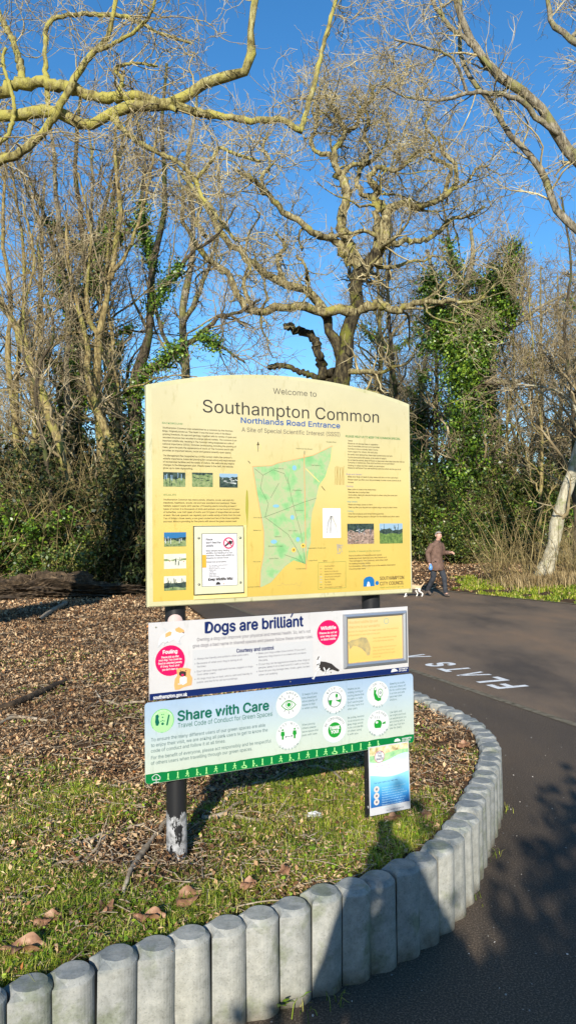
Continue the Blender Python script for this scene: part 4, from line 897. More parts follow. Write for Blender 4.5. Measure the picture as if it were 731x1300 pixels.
def spawn(P, R, k, f0, f1, ang, L, M2, wander, trop, rr_, rmin=.003, lj=(.5, 1.2), taper=.2, rs=None, flat=0):
    """k children on each of N parent paths"""
    g = rs or rng; N, Mm, _ = P.shape
    t = g.uniform(f0, f1, (N, k))*(Mm-1); i = np.clip(t.astype(int), 0, Mm-2); f = (t-i)[..., None]; ar = np.arange(N)[:, None]
    p0 = P[ar, i]*(1-f)+P[ar, i+1]*f; tg = unit(P[ar, i+1]-P[ar, i]); r0 = (R[ar, i]*(1-f[..., 0])+R[ar, i+1]*f[..., 0])
    p0 = p0.reshape(-1, 3); tg = tg.reshape(-1, 3); r0 = r0.reshape(-1); tt = (t/(Mm-1)).reshape(-1)
    q = unit(np.cross(tg, g.normal(size=tg.shape))); 
    if flat: q[:, 2] *= (1-flat); q = unit(q)
    a = np.radians(g.uniform(ang[0], ang[1], len(p0)))[:, None]
    d = unit(np.cos(a)*tg+np.sin(a)*q)
    plen = np.linalg.norm(np.diff(P, axis=1), axis=2).sum(1).repeat(k)
    ln = (L*plen if isinstance(L, float) else L[0])*g.uniform(lj[0], lj[1], len(p0))*(1.15-.6*tt)
    rad0 = np.maximum(np.minimum(r0*rr_, r0*.9), rmin)
    pts = np.empty((len(p0), M2+1, 3)); pts[:, 0] = p0; cur = p0.copy()
    for j in range(M2):
        d = d + g.normal(size=d.shape)*wander; d[:, 2] += trop; d = unit(d); cur = cur + d*(ln/M2)[:, None]; pts[:, j+1] = cur
    rad_ = np.maximum(rad0[:, None]*np.linspace(1, taper, M2+1)[None], rmin*.6)
    return pts, rad_
def leafquads(Cn, size, g, droop=0, aspect=.6, normal=None, nj=1.0):
    n = len(Cn); size = np.broadcast_to(size, (n,)).reshape(-1, 1)
    nn = g.normal(size=(n, 3)) if normal is None else unit(normal+g.normal(size=(n, 3))*nj)
    nn = unit(nn); a = unit(np.cross(nn, g.normal(size=(n, 3)))); b = np.cross(nn, a)
    V = np.stack([Cn-a*size*.5, Cn+b*size*aspect*.5+nn*size*.10-a*size*.05, Cn+a*size*.5, Cn-b*size*aspect*.5+nn*size*.10-a*size*.05], 1).reshape(-1, 3)
    idx = np.arange(n*4).reshape(n, 4); return V, idx
class Tr: pass
def traced(limbs, d0, drift=1.5, jit=.0, n=22, seed=1):
    """limbs: lists of (px,py,radius_px); each starts at the depth of the closest earlier point"""
    g = np.random.default_rng(seed); known = []; out = []
    for li, L in enumerate(limbs):
        dd = d0 if not isinstance(d0, (list, tuple)) else d0[0]
        if known:
            kk = min(known, key=lambda q: (q[0]-L[0][0])**2+(q[1]-L[0][1])**2); dd = kk[2]
        m = len(L); dr = g.uniform(-drift, drift); pts = []; rs = []
        for j, (x, y, r) in enumerate(L):
            u_ = j/max(m-1, 1); dj = dd+dr*u_ + (g.normal()*jit if j else 0); p = at_depth(x, y, dj); pts.append(tuple(p)); rs.append(r*dj/F); known.append((x, y, dj))
        Pc = catmull(pts, 5); Rc = np.interp(np.arange(len(Pc))/5, np.arange(m), rs); out.append(resn(Pc, Rc, n))
    return np.stack([o[0] for o in out]), np.stack([o[1] for o in out])
def bumpy(P, R, g, amt=.12): return R*(1+g.normal(size=R.shape)*amt*.5)
def finish_tree(name, root, P, R, levels, mtrunk, mtwig, sides=10, seed=2, twigs_name='twigs'):
    """levels: list of dict for spawn; first ones join the trunk mesh when 'wood'"""
    g = np.random.default_rng(seed); parts = [tubes(P, bumpy(P, R, g), sides)]; tw = []; cur = (P, R)
    for lv in levels:
        lv = dict(lv); wood = lv.pop('wood', False); k = lv.pop('sides', 3); keep = lv.pop('keep', False)
        q = spawn(cur[0], cur[1], rs=g, **lv); (parts if wood else tw).append(tubes(q[0], q[1], k))
        if not keep: cur = q
        else: cur = (cur[0], cur[1])
        last = q
    V, Fs = join(parts); link('trunk', np_mesh('trunk', V, Fs, mtrunk, True), root)
    if tw:
        V, Fs = join(tw); link(twigs_name, np_mesh('twigs', V, Fs, mtwig, False), root)
    return last, g
# ---- the big oak behind the sign
def c4(x, y, r): return (220+x/1.924, 200+y/1.924, r)
def c2(x, y, r): return (360+x/1.97, y/1.97, r)
oak = [
 [(437, 738, 18), (437, 640, 15), (436, 560, 13.5), (436, 491, 12), c4(427, 440, 10.5), c4(440, 370, 10), c4(452, 300, 9.5), c4(458, 262, 9.5), c4(490, 242, 9), c4(515, 190, 8.5), c4(520, 140, 7.5), c4(548, 116, 5.5), c4(600, 119, 4.6), c4(650, 104, 4.2), c4(690, 68, 3.8), c4(686, 20, 3.2), c4(655, -15, 2.6), c4(645, -50, 2)],
 [(431, 520, 11), c4(405, 520, 8.5), c4(400, 450, 7.5), c4(378, 400, 6.8), c4(352, 352, 6.6), c4(300, 315, 6), c4(235, 292, 5.6), c4(200, 262, 5.2), c4(150, 215, 4.4), c4(112, 180, 4.0), c4(84, 125, 3.4), c4(40, 65, 2.8), c4(0, 20, 2.2)],
 [c4(440, 378, 9), c4(400, 372, 7), c4(340, 372, 6.5), c4(250, 366, 6), c4(195, 377, 5.6), c4(165, 350, 5), c4(135, 290, 4.6), c4(82, 243, 4.2), c4(42, 192, 3.6), c4(22, 140, 3), c4(26, 90, 2.4), c4(10, 40, 1.8)],
 [c4(455, 268, 9), c4(425, 215, 8), c4(415, 165, 7.2), c4(424, 100, 6.6), c4(405, 40, 6), (431, 223, 5), (426, 193, 4.6), (437, 168, 3.8), (425, 140, 3), (411, 122, 2.2)],
 [c4(432, 262, 7), c4(400, 205, 5.4), c4(340, 178, 4.8), c4(270, 130, 4.4), c4(222, 82, 3.8), c4(190, 50, 3.2), c4(150, 28, 2.4)],
 [c4(450, 372, 8), c4(500, 354, 6.4), c4(540, 376, 5.2), c4(590, 354, 4.4), c4(650, 350, 3.2), c4(720, 354, 2.2), c4(760, 340, 1.6)],
 [c4(508, 218, 6), c4(560, 205, 4), c4(610, 202, 3.6), c4(650, 180, 3.2), c4(680, 150, 2.8), c4(722, 142, 2), c4(760, 120, 1.5)],
 [c4(398, 525, 8), c4(370, 525, 6.5), c4(356, 478, 6), c4(344, 445, 5.6), c4(312, 426, 5.6), c4(278, 411, 5.4), c4(270, 404, 3)],
 [c4(400, 535, 6.5), c4(385, 546, 5), c4(340, 532, 4.2), c4(300, 521, 3.8), c4(262, 508, 4.2), c4(232, 514, 4)],
 [c4(500, 262, 7), (477, 249, 5.2), (469, 223, 4.2), (484, 214, 3.4), (497, 217, 3), (512, 213, 2.6), (524, 196, 2.2), (540, 190, 1.8)],
 [c4(520, 140, 6.5), (480, 254, 5), (463, 248, 4), (452, 232, 3.4), (459, 212, 3), (474, 203, 2.6), (487, 188, 2.2), (494, 166, 1.8)],
 [c4(395, 20, 5), (420, 196, 3.8), (404, 195, 3.2), (394, 178, 2.8), (402, 158, 2.4), (396, 138, 2), (405, 120, 1.5)],
 [(560, 255, 3.5), (572, 216, 3), (560, 205, 2.7), (546, 196, 2.4), (552, 178, 2.1), (540, 160, 1.8), (548, 142, 1.4)],
 [(433, 222, 4), (447, 210, 3.2), (462, 205, 2.9), (470, 190, 2.6), (461, 172, 2.2), (468, 152, 1.8), (458, 132, 1.4)],
 [(437, 168, 3.4), (452, 160, 2.8), (458, 140, 2.4), (472, 126, 2), (470, 106, 1.6)],
 [(340, 247, 3.4), (331, 226, 2.8), (343, 208, 2.4), (334, 188, 2), (340, 168, 1.6)],
 [(261, 300, 3.5), (250, 282, 2.8), (255, 262, 2.4), (246, 246, 2)],
 [(321, 396, 4), (309, 360, 2.6), (318, 342, 2.2), (306, 322, 1.8)],
 [(360, 356, 4), (352, 330, 2.8), (361, 312, 2.4), (350, 296, 2)],
 [c4(378, 400, 4), c4(330, 320, 2.6), c4(325, 270, 2.2), c4(300, 240, 1.8)],
 [(575, 240, 2.4), (592, 232, 2.1), (604, 215, 1.8), (618, 210, 1.4)],
]
Po, Ro = traced(oak, 26, 2.2, .12, 34, 11)
Ro = Ro*.9; go = np.random.default_rng(77); Po = Po + go.normal(size=Po.shape)*np.minimum(Ro, .16)[..., None]*.38*(np.arange(34)[None, :, None] > 1)
t = empty('oak_tree', (Po[0, 0, 0], Po[0, 0, 1], Po[0, 0, 2]), 0, 'large bare crooked oak with cut stub limbs rising directly behind the sign', 'tree')
P1_, R1_ = Po, Ro
g = np.random.default_rng(5); tw = []; rb_ = bumpy(Po, Ro, g)
k0 = int(np.argmax(Po[0, :, 2] > 11.2)); k1 = int(np.argmax(Po[1, :, 2] > 9.2))
V, Fs = join([tubes(Po[:1, :k0+1], rb_[:1, :k0+1], 12), tubes(Po[1:2, :k1+1], rb_[1:2, :k1+1], 10), tubes(Po[7:9], rb_[7:9], 9)]); link('trunk', np_mesh('trunk', V, Fs, M_['oakbole'], True), t)
rest = [i for i in range(len(oak)) if i not in (0, 1, 7, 8)]
wd = [tubes(Po[:1, k0:], rb_[:1, k0:], 12), tubes(Po[1:2, k1:], rb_[1:2, k1:], 10), tubes(Po[rest], rb_[rest], 9)]
sel = [i for i in range(len(oak)) if i not in (7, 8)]
A = spawn(Po[sel], Ro[sel], 8, .34, 1, (35, 85), [3.3], 9, .36, .03, .42, .02, (.4, 1.3), rs=g)
B_ = spawn(Po[[0, 3, 9, 10, 11, 12, 13, 14]], Ro[[0, 3, 9, 10, 11, 12, 13, 14]], 6, .55, 1, (25, 70), [3.4], 9, .38, .05, .45, .02, (.5, 1.3), rs=g)
A = (np.concatenate([A[0], B_[0]]), np.concatenate([A[1], B_[1]]))
wd.append(tubes(*A, 5))
D_ = spawn(*A, 8, .15, 1, (30, 80), [1.35], 6, .40, .03, .5, .012, (.4, 1.4), rs=g); tw.append(tubes(*D_, 4))
E_ = spawn(*D_, 5, .15, 1, (30, 75), [.6], 4, .36, .03, .55, .0075, (.4, 1.4), rs=g); tw.append(tubes(*E_, 3))
V, Fs = join(wd); link('limbs', np_mesh('limbs', V, Fs, M_['oaklimb'], True), t)
V, Fs = join(tw); link('crown', np_mesh('crown', V, Fs, M_['twigoak']), t)
# ---- overhanging limbs, tree just outside the left edge
q = 1.976
lim = [
 [(-190, 760, 66), (-185, 560, 58), (-175, 400, 54), (-150, 270, 46), (-110, 200, 34), (-60, 165, 22), (0, 147, 8.6), (61, 143, 8.6), (86, 149, 8.8), (109, 165, 8.4), (120, 156, 8), (132, 145, 8), (172, 134, 8), (223, 133, 7.6), (253, 109, 7.6), (283, 96, 7.2), (306, 90, 7), (319, 84, 7), (318, 66, 5.6), (316, 40, 5), (324, 0, 4.6), (330, -50, 3.8), (322, -100, 2.8)],
 [(-60, 160, 20), (-30, 132, 10), (0, 116, 8.6), (46, 104, 8.2), (86, 110, 8), (121, 124, 7.6), (150, 122, 7), (182, 121, 6.2), (202, 131, 5), (224, 140, 4)],
 [(-120, 215, 22), (-60, 236, 9), (0, 205, 6.2), (30, 192, 6), (50, 172, 5.8), (71, 146, 5.2), (90, 112, 5), (101, 91, 4.8), (118, 66, 4.4), (136, 50, 4), (142, 24, 3.4), (150, -10, 3)],
 [(223, 133, 7), (250, 143, 5.4), (283, 147, 5.2), (324, 154, 5), (355, 151, 4.6), (372, 160, 4.4), (381, 167, 4.4), (388, 145, 3.6), (395, 122, 3.8), (403, 90, 3.4), (411, 56, 3.2), (426, 0, 2.8), (440, -40, 2)],
 [(145, 150, 6), (160, 168, 3.8), (187, 187, 3.6), (210, 197, 3.4), (228, 207, 3.6), (248, 228, 3.2), (255, 246, 2.8), (275, 274, 2.4), (300, 306, 2)],
 [(30, 108, 6), (20, 60, 4), (-5, 10, 3.5)],
 [(62, 143, 4), (58, 60, 3.2), (66, 26, 3.4), (100, 18, 3.2), (152, 20, 3), (176, 28, 2.6), (202, 42, 2.4), (243, 55, 2)],
 [(248, 229, 3), (268, 205, 2.6), (278, 188, 2.6), (300, 196, 2.2), (330, 205, 1.8)],
 [(118, 66, 3.5), (140, 58, 2.8), (170, 40, 2.6), (190, 20, 2.2), (200, -10, 2)],
 [(-20, 190, 4), (10, 172, 3.2), (18, 130, 2.8), (4, 80, 2.4), (8, 60, 2)],
 [(150, 122, 4), (155, 100, 2.6), (146, 88, 2.4), (170, 80, 2), (200, 84, 1.7)],
]
Pl, Rl = traced(lim, 8.2, .7, .02, 48, 3); Rl = Rl*.9
t = empty('overhanging_tree', (Pl[0, 0, 0], Pl[0, 0, 1], Pl[0, 0, 2]), 0, 'yellow lichened tree whose thick crooked limbs reach across the top left sky', 'tree')
g = np.random.default_rng(8); tw = []; wd = [tubes(Pl, bumpy(Pl, Rl, g, .08), 12)]
Pl = Pl + g.normal(size=Pl.shape)*Rl[..., None]*.22*(np.arange(Pl.shape[1])[None, :, None] > 6)
wd = [tubes(Pl, bumpy(Pl, Rl, g, .16), 12)]
A = spawn(Pl, Rl, 7, .36, 1, (35, 90), [1.15], 9, .36, .02, .22, .007, (.3, 1.4), rs=g); tw.append(tubes(*A, 5))
D_ = spawn(*A, 7, .12, 1, (30, 80), [.6], 7, .34, .02, .5, .0048, (.4, 1.4), rs=g); tw.append(tubes(*D_, 4))
E_ = spawn(*D_, 4, .15, 1, (30, 75), [.28], 4, .3, .01, .55, .0034, (.4, 1.4), rs=g); tw.append(tubes(*E_, 3))
V, Fs = join(wd); link('trunk', np_mesh('trunk', V, Fs, M_['lichen'], True), t)
V, Fs = join(tw); link('crown', np_mesh('crown', V, Fs, M_['twig']), t)
# ---- pale limbs from the upper right
lim = [
 [(1010, 745, 42), (1000, 640, 36), (960, 500, 31), (900, 400, 26), (840, 320, 20), (780, 255, 12), (731, 203, 7.2), (695, 147, 6.6), (660, 117, 6.2), (624, 91, 5.6), (593, 46, 4.8), (578, 0, 4), (570, -40, 3)],
 [(880, 380, 15), (800, 345, 8), (731, 294, 4.8), (705, 264, 4.6), (690, 223, 4.2), (670, 195, 3.9), (649, 173, 3.6), (619, 127, 3.2), (588, 81, 2.8), (583, 30, 2.4), (586, -20, 2)],
 [(712, 173, 3.0), (696, 162, 3.6), (675, 142, 3.6), (660, 128, 3.4), (644, 122, 3.2), (618, 117, 2.8), (593, 119, 2.5), (553, 127, 2), (512, 122, 1.6), (490, 110, 1.2)],
 [(840, 320, 12), (800, 180, 7), (760, 90, 5), (725, 48, 4), (700, 30, 3.4), (695, 0, 2.8), (690, -30, 2)],
 [(640, 103, 3.5), (600, 60, 3), (560, 20, 2.8), (540, -20, 2)],
 [(593, 119, 2.2), (575, 75, 1.7), (540, 60, 1.5), (500, 50, 1.2)],
 [(725, 48, 3), (745, 20, 2.6), (731, -20, 2)],
]
Pr, Rr_ = traced(lim, 13, 1.0, .03, 30, 6)
t = empty('spreading_tree', (Pr[0, 0, 0], Pr[0, 0, 1], Pr[0, 0, 2]), 0, 'bare tree sending long pale limbs down across the upper right sky', 'tree')
g = np.random.default_rng(9); tw = []; wd = [tubes(Pr, bumpy(Pr, Rr_, g, .06), 10)]
Pr = Pr + g.normal(size=Pr.shape)*Rr_[..., None]*.25*(np.arange(Pr.shape[1])[None, :, None] > 4)
wd = [tubes(Pr, bumpy(Pr, Rr_, g, .12), 10)]
A = spawn(Pr, Rr_, 9, .35, 1, (25, 70), [1.9], 9, .2, .0, .35, .008, (.3, 1.3), rs=g); tw.append(tubes(*A, 5))
D_ = spawn(*A, 7, .1, 1, (25, 65), [.9], 6, .26, .0, .5, .0065, (.4, 1.3), rs=g); tw.append(tubes(*D_, 3))
E_ = spawn(*D_, 4, .15, 1, (25, 65), [.42], 4, .24, .0, .55, .0048, (.4, 1.3), rs=g); tw.append(tubes(*E_, 3))
V, Fs = join(wd); link('trunk', np_mesh('trunk', V, Fs, M_['greybark'], True), t)
V, Fs = join(tw); link('crown', np_mesh('crown', V, Fs, M_['twigoak']), t)
# ---- individually traced woodland trees on the left
def ivy_mesh(P, R, n, spread, g, size=(.05, .10), f=(0, 1), clump=True):
    """leaves wrapped round a set of limb paths"""
    N, Mm, _ = P.shape; pl_ = np.linalg.norm(np.diff(P, axis=1), axis=2).sum(1); w_ = pl_/pl_.sum()
    i = g.choice(N, n, p=w_); t_ = g.uniform(f[0], f[1], n)*(Mm-1)
    if clump: t_ = t_ + .35*np.sin(t_*3.1+i)
    t_ = np.clip(t_, 0, Mm-1.001); j = t_.astype(int); fr = (t_-j)[:, None]; c = P[i, j]*(1-fr)+P[i, j+1]*fr; r = R[i, j]
    d = unit(g.normal(size=(n, 3))); off = r + spread*np.abs(g.normal(size=n))*(.5+.5*np.sin(t_*1.7+i*2)**2)
    return leafquads(c+d*off[:, None], g.uniform(size[0], size[1], n), g, normal=d, nj=.7, aspect=.85)
def woodland(label, limbs, depth, mt, seed, levels=None, mtw=None, ivy=0, ivyspread=.25, ivyf=(0, .6), name='bare_tree', drift=1.2, cat='tree', dens=1.0, ang=(20, 60), L0=2.6, group=None):
    P, R = traced(limbs, depth, drift, .06, 26, seed); z = float(height(np.array([P[0, 0, 0]]), np.array([P[0, 0, 1]]))[0])
    t = empty(name, (P[0, 0, 0], P[0, 0, 1], z), 0, label, cat, group)
    g = np.random.default_rng(seed); tw = []; wd = [tubes(P, bumpy(P, R, g, .06), 8)]
    R = R*.86; P = P + g.normal(size=P.shape)*np.minimum(R, .07)[..., None]*(.1 if mt == 'palebark' else .35)*(np.arange(P.shape[1])[None, :, None] > 0); wd = [tubes(P, bumpy(P, R, g, .16), 8)]
    A = spawn(P, R, int(11*dens), .12, 1, ang, [L0], 8, .26, .05, .4, .012, (.3, 1.3), rs=g); tw.append(tubes(*A, 4))
    D_ = spawn(*A, 5, .15, 1, (20, 65), [1.35], 6, .28, .04, .5, .0095, (.4, 1.3), rs=g); tw.append(tubes(*D_, 3))
    E_ = spawn(*D_, 3, .2, 1, (20, 65), [.6], 4, .26, .03, .6, .0075, (.4, 1.3), rs=g); tw.append(tubes(*E_, 3))
    V, Fs = join(wd); link('trunk', np_mesh('trunk', V, Fs, M_[mt], True), t)
    V, Fs = join(tw); link('crown', np_mesh('crown', V, Fs, M_[mtw or 'twigbrown']), t)
    if ivy:
        v, f = ivy_mesh(P, R, ivy, ivyspread, g, f=ivyf); link('ivy', np_mesh('ivy', v, f, M_['ivy']), t)
    return t
woodland('leaning ochre tree at the left edge, its trunk sloping down to the right', [[(112, 742, 8.5), (98, 650, 8), (81, 583, 7.4), (61, 522, 7), (46, 477, 6.6), (28, 436, 6.2), (15, 406, 5.6), (0, 380, 5), (-20, 330, 4)], [(40, 465, 3), (30, 400, 2.4), (44, 330, 2), (30, 260, 1.5)]], 17.5, 'ochrebark', 21)
woodland('thin dark sapling crossing in front of the leaning ochre trunk', [[(70, 748, 3.6), (62, 600, 3.3), (50, 540, 3), (46, 497, 3), (52, 460, 2.6), (70, 425, 2), (60, 380, 1.5)], [(50, 500, 2), (30, 450, 1.6), (36, 400, 1.2)]], 16.5, 'darkbark', 22, L0=1.8)
woodland('slender tree with forked grey stem, second group from the left edge', [[(96, 738, 6), (90, 640, 5.4), (86, 522, 4.8), (86, 396, 4.2), (76, 310, 3.6), (70, 220, 2.8), (60, 130, 2)], [(86, 410, 3.4), (104, 330, 2.8), (118, 240, 2.2), (112, 150, 1.5)], [(80, 340, 2.6), (50, 280, 2), (20, 200, 1.5)]], 21, 'greybark', 23)
woodland('dark ivy clad trunk left of the board, thickest in its group', [[(100, 740, 10), (98, 640, 8.6), (99, 563, 7.8), (101, 462, 6.6), (108, 380, 5.4), (106, 300, 4.4), (96, 200, 3.2), (104, 110, 2)], [(102, 440, 4.5), (80, 360, 3.4), (60, 280, 2.6), (30, 210, 1.8)], [(107, 380, 4), (135, 300, 3.2), (150, 210, 2.4), (170, 120, 1.6)]], 22, 'darkbark', 24, ivy=9000, ivyspread=.22, ivyf=(0, .45), name='ivy_clad_tree')
woodland('pale ochre upright trunk midway between left edge and board', [[(140, 742, 8.5), (134, 660, 7.6), (131, 593, 7.2), (124, 512, 6.4), (126, 436, 5.6), (140, 360, 4.6), (152, 270, 3.6), (146, 180, 2.6), (158, 90, 1.8)], [(126, 440, 4), (110, 380, 3), (116, 300, 2.2), (100, 220, 1.6)], [(142, 355, 3.4), (170, 300, 2.6), (190, 230, 2), (200, 160, 1.4)]], 19.5, 'ochrebark', 25)
woodland('dark forked tree wrapped in ivy at the left edge of the board', [[(176, 742, 12), (174, 640, 10.5), (172, 560, 9.8), (172, 487, 8.8), (186, 440, 7.4), (192, 400, 6.2), (190, 371, 5.6), (198, 320, 4.8), (210, 250, 3.8), (205, 160, 2.8), (212, 80, 1.8)], [(176, 482, 6.5), (202, 462, 5.4), (225, 444, 4.6), (253, 426, 4), (280, 402, 3.2), (304, 396, 2.4), (330, 380, 1.6)], [(192, 395, 4), (220, 350, 3.2), (245, 320, 2.6), (275, 300, 2), (300, 260, 1.5)], [(195, 340, 4), (180, 270, 3), (184, 200, 2.2), (170, 130, 1.5)], [(253, 426, 3), (280, 440, 2.2), (310, 460, 1.6)]], 21, 'darkbark', 26, ivy=11000, ivyspread=.22, ivyf=(.0, .4), name='ivy_clad_tree', dens=1.3)
woodland('ochre trunk leaning right, half hidden by the board', [[(182, 744, 8), (167, 634, 7), (150, 585, 6.4), (134, 545, 6), (121, 512, 5.5), (112, 470, 5), (108, 420, 4.2), (90, 350, 3), (84, 280, 2)]], 18.5, 'ochrebark', 27)
woodland('slim twin stemmed ochre tree near the left edge', [[(20, 750, 6), (28, 650, 5.4), (22, 560, 5), (10, 470, 4.2), (14, 380, 3.4), (4, 280, 2.6), (10, 180, 1.8)], [(26, 640, 4.4), (44, 560, 3.6), (40, 470, 3), (52, 380, 2.2), (48, 300, 1.6)]], 19, 'ochrebark', 28)
woodland('tall grey tree behind, crown spreading above the board', [[(232, 736, 8), (230, 600, 7.6), (236, 480, 6.6), (232, 400, 5.6), (245, 300, 4.4), (238, 210, 3.2), (250, 120, 2)], [(233, 410, 4), (262, 350, 3), (280, 280, 2.2), (276, 210, 1.5)], [(236, 470, 4), (205, 420, 3), (190, 340, 2.4), (178, 260, 1.6)]], 30, 'greybark', 29, dens=1.2)
# ---- right side: big ivy tree, leaning pale trunk
def c5(x, y, r): return (480+x/2.912, 310+y/2.912, r)
P, R = traced([[(598, 712, 9), (596, 640, 8.5), c5(330, 820, 8), c5(320, 620, 7.6), c5(322, 480, 7), c5(318, 350, 6), c5(310, 240, 5), c5(330, 130, 4), c5(350, 40, 3), c5(340, -60, 2)],
 [c5(320, 500, 6), c5(270, 380, 5), c5(225, 290, 4), c5(190, 200, 3), c5(200, 120, 2.4), c5(180, 20, 2)],
 [c5(325, 480, 6), c5(380, 380, 5), c5(420, 290, 4), c5(450, 180, 3.4), c5(490, 80, 2.6), c5(500, 0, 2)],
 [c5(322, 360, 5), c5(390, 270, 4), c5(410, 180, 3), c5(400, 80, 2)],
 [c5(318, 420, 4), c5(440, 340, 3), c5(520, 290, 2.5), c5(600, 230, 2), c5(700, 180, 1.4)],
 [c5(325, 500, 4), c5(500, 510, 3), c5(620, 460, 2.2), c5(731, 390, 1.6)]], 30, 1.5, .05, 22, 31)
t = empty('ivy_clad_tree', (P[0, 0, 0], P[0, 0, 1], .45), 0, 'tall tree smothered in bright ivy beyond the walking man, right of the board', 'tree')
g = np.random.default_rng(31); v = spawn(P, R, 12, .2, 1, (25, 75), [3.0], 8, .22, .05, .4, .016, (.3, 1.3), rs=g); w2 = spawn(*v, 8, .15, 1, (25, 65), [1.3], 5, .2, .04, .5, .010, (.4, 1.3), rs=g); w3 = spawn(*w2, 4, .2, 1, (25, 65), [.6], 3, .2, .03, .6, .008, (.4, 1.3), rs=g)
V, Fs = join([tubes(P, R, 8)]); link('trunk', np_mesh('trunk', V, Fs, M_['greybark'], True), t)
V, Fs = join([tubes(*v, 4), tubes(*w2, 3), tubes(*w3, 3)]); link('crown', np_mesh('crown', V, Fs, M_['twigbrown']), t)
parts = []
for sel_, n_, spd, ff, sz in (([0], 15000, .7, (.22, .75), (.07, .14)), ([1], 9000, .5, (.05, .8), (.07, .14)), ([2], 9000, .5, (.05, .85), (.07, .14)), ([3], 4000, .45, (0, .8), (.07, .14)), ([0], 2500, .25, (.0, .25), (.07, .12)), ([2], 1200, .3, (.8, 1), (.07, .13))):
    parts.append(ivy_mesh(P[sel_], R[sel_], n_, spd, g, sz, ff))
# hanging sprays on short side shoots give the mass an uneven outline
sh = spawn(P[[0, 1, 2, 3]], R[[0, 1, 2, 3]], 26, .22, .8, (50, 110), [1.1], 4, .3, -.12, .4, .01, (.4, 1.5), rs=g)
parts.append(ivy_mesh(sh[0], sh[1], 26000, .20, g, (.07, .14), (0, 1), False))
V, Fs = join(parts); link('ivy', np_mesh('ivy', V, Fs, M_['ivy']), t)
def c6(x, y, r): return (510+x/3.308, 540+y/3.308, r)
woodland('pale leaning trunk rising from dry grass at the right edge', [[c6(590, 640, 15), c6(615, 575, 11.5), c6(640, 480, 9.8), c6(655, 380, 9.4), c6(680, 290, 9), c6(712, 220, 8.4), c6(722, 150, 7.6), (742, 540, 7), (768, 450, 6), (780, 360, 5), (800, 260, 4), (800, 160, 3)], [(740, 540, 3), (720, 505, 2), (690, 492, 1.5), (655, 488, 1.1)] ], 19.6, 'palebark', 33, mtw='twigbrown', L0=2.2, name='leaning_tree', dens=1.4)
woodland('thin dark stem growing beside the pale leaning trunk at the right', [[c6(720, 660, 4), c6(728, 400, 3.6), c6(716, 200, 3.2), c6(722, 60, 3), (726, 500, 2.6), (716, 420, 2.2), (724, 330, 1.8), (712, 250, 1.4)]], 21, 'darkbark', 34, mtw='twigbrown')
# low side branches that reach in over the road at upper right
# ---- prototypes for the rest of the wood
def proto_tree(seed, H, r0, nf, mt, mtw, ivy=0, lean=.05, crook=.16):
    g = np.random.default_rng(seed); P = []; R = []
    n = 16; p = np.zeros(3); d = unit(np.array([g.normal()*lean, g.normal()*lean, 1.])); pts = [p.copy()-np.array([0, 0, .3])]
    for j in range(n-1):
        d = unit(d+g.normal(size=3)*np.array([.06, .06, 0])+np.array([0, 0, .05])); p = p+d*H/(n-1); pts.append(p.copy())
    P0 = np.array(pts)[None]; R0_ = (r0*np.linspace(1, .14, n)**.9)[None]
    A = spawn(P0, R0_, nf, .16, .98, (25, 65), [H*.33], 9, crook*1.35, .07, .5, .018, (.6, 1.2), rs=g)
    A = (A[0]+np.concatenate([np.zeros((len(A[0]), 1, 3)), g.normal(size=(len(A[0]), A[0].shape[1]-1, 3))*.05], 1), A[1])
    B2 = spawn(*A, 6, .15, 1, (22, 60), [H*.13], 7, crook, .06, .5, .011, (.5, 1.3), rs=g)
    C2 = spawn(*B2, 5, .12, 1, (22, 60), [H*.07], 6, .24, .04, .55, .0105, (.5, 1.3), rs=g)
    D2 = spawn(*C2, 1, .15, 1, (22, 60), [H*.035], 4, .24, .03, .6, .009, (.5, 1.3), rs=g)
    t = empty('bare_tree', (0, 0, 0))
    V, Fs = join([tubes(P0, R0_, 9), tubes(*A, 6)]); link('trunk', np_mesh('trunk', V, Fs, M_[mt], True), t, False)
    V, Fs = join([tubes(*B2, 4), tubes(*C2, 3), tubes(*D2, 3)]); link('crown', np_mesh('crown', V, Fs, M_[mtw]), t, False)
    if ivy:
        v1, f1 = ivy_mesh(P0, R0_, ivy, .35, g, (.08, .16), (.02, .62)); v2, f2 = ivy_mesh(A[0][:6], A[1][:6], ivy//2, .25, g, (.08, .16), (0, .5))
        V, Fs = join([(v1, f1), (v2, f2)]); link('ivy', np_mesh('ivy', V, Fs, M_['ivy']), t, False)
    return t
PT = [proto_tree(41, 14, .15, 18, 'darkbark', 'twigbrown'), proto_tree(42, 16, .20, 20, 'ochrebark', 'twigbrown'), proto_tree(43, 12, .09, 18, 'ochrebark', 'twigbrown', 0, .1), proto_tree(44, 15, .19, 15, 'darkbark', 'twigbrown', 6000), proto_tree(45, 11, .18, 18, 'darkbark', 'twigbrown', 0, .08, .22), proto_tree(46, 10, .075, 14, 'greybark', 'twigbrown', 0, .12)]
rt = random.Random(17); used = set()
def place(proto, x, y, sc_, label, group, cat, rz=None, name=None):
    key = proto.name
    o = proto if key not in used else copy_tree(proto); used.add(key)
    z = float(height(np.array([x]), np.array([y]))[0]); o.location = (x, y, z-.03); o.rotation_euler = (0, 0, rt.uniform(0, 2*PI) if rz is None else rz); o.scale = (sc_,)*3
    tag(o, label, cat, group)
    if name: o.name = name
    return o
kinds = ['tall dark bare tree', 'broad brown bare tree', 'slim ochre bare tree', 'ivy wrapped bare tree', 'low crooked bare tree', 'thin grey bare tree']
def lroad(y): return float(np.interp(y, EL[8:, 1][np.argsort(EL[8:, 1])], EL[8:, 0][np.argsort(EL[8:, 1])]))
def rroad(y): return float(np.interp(-y, -FL[::-1, 1], FL[::-1, 0]))
spots = []
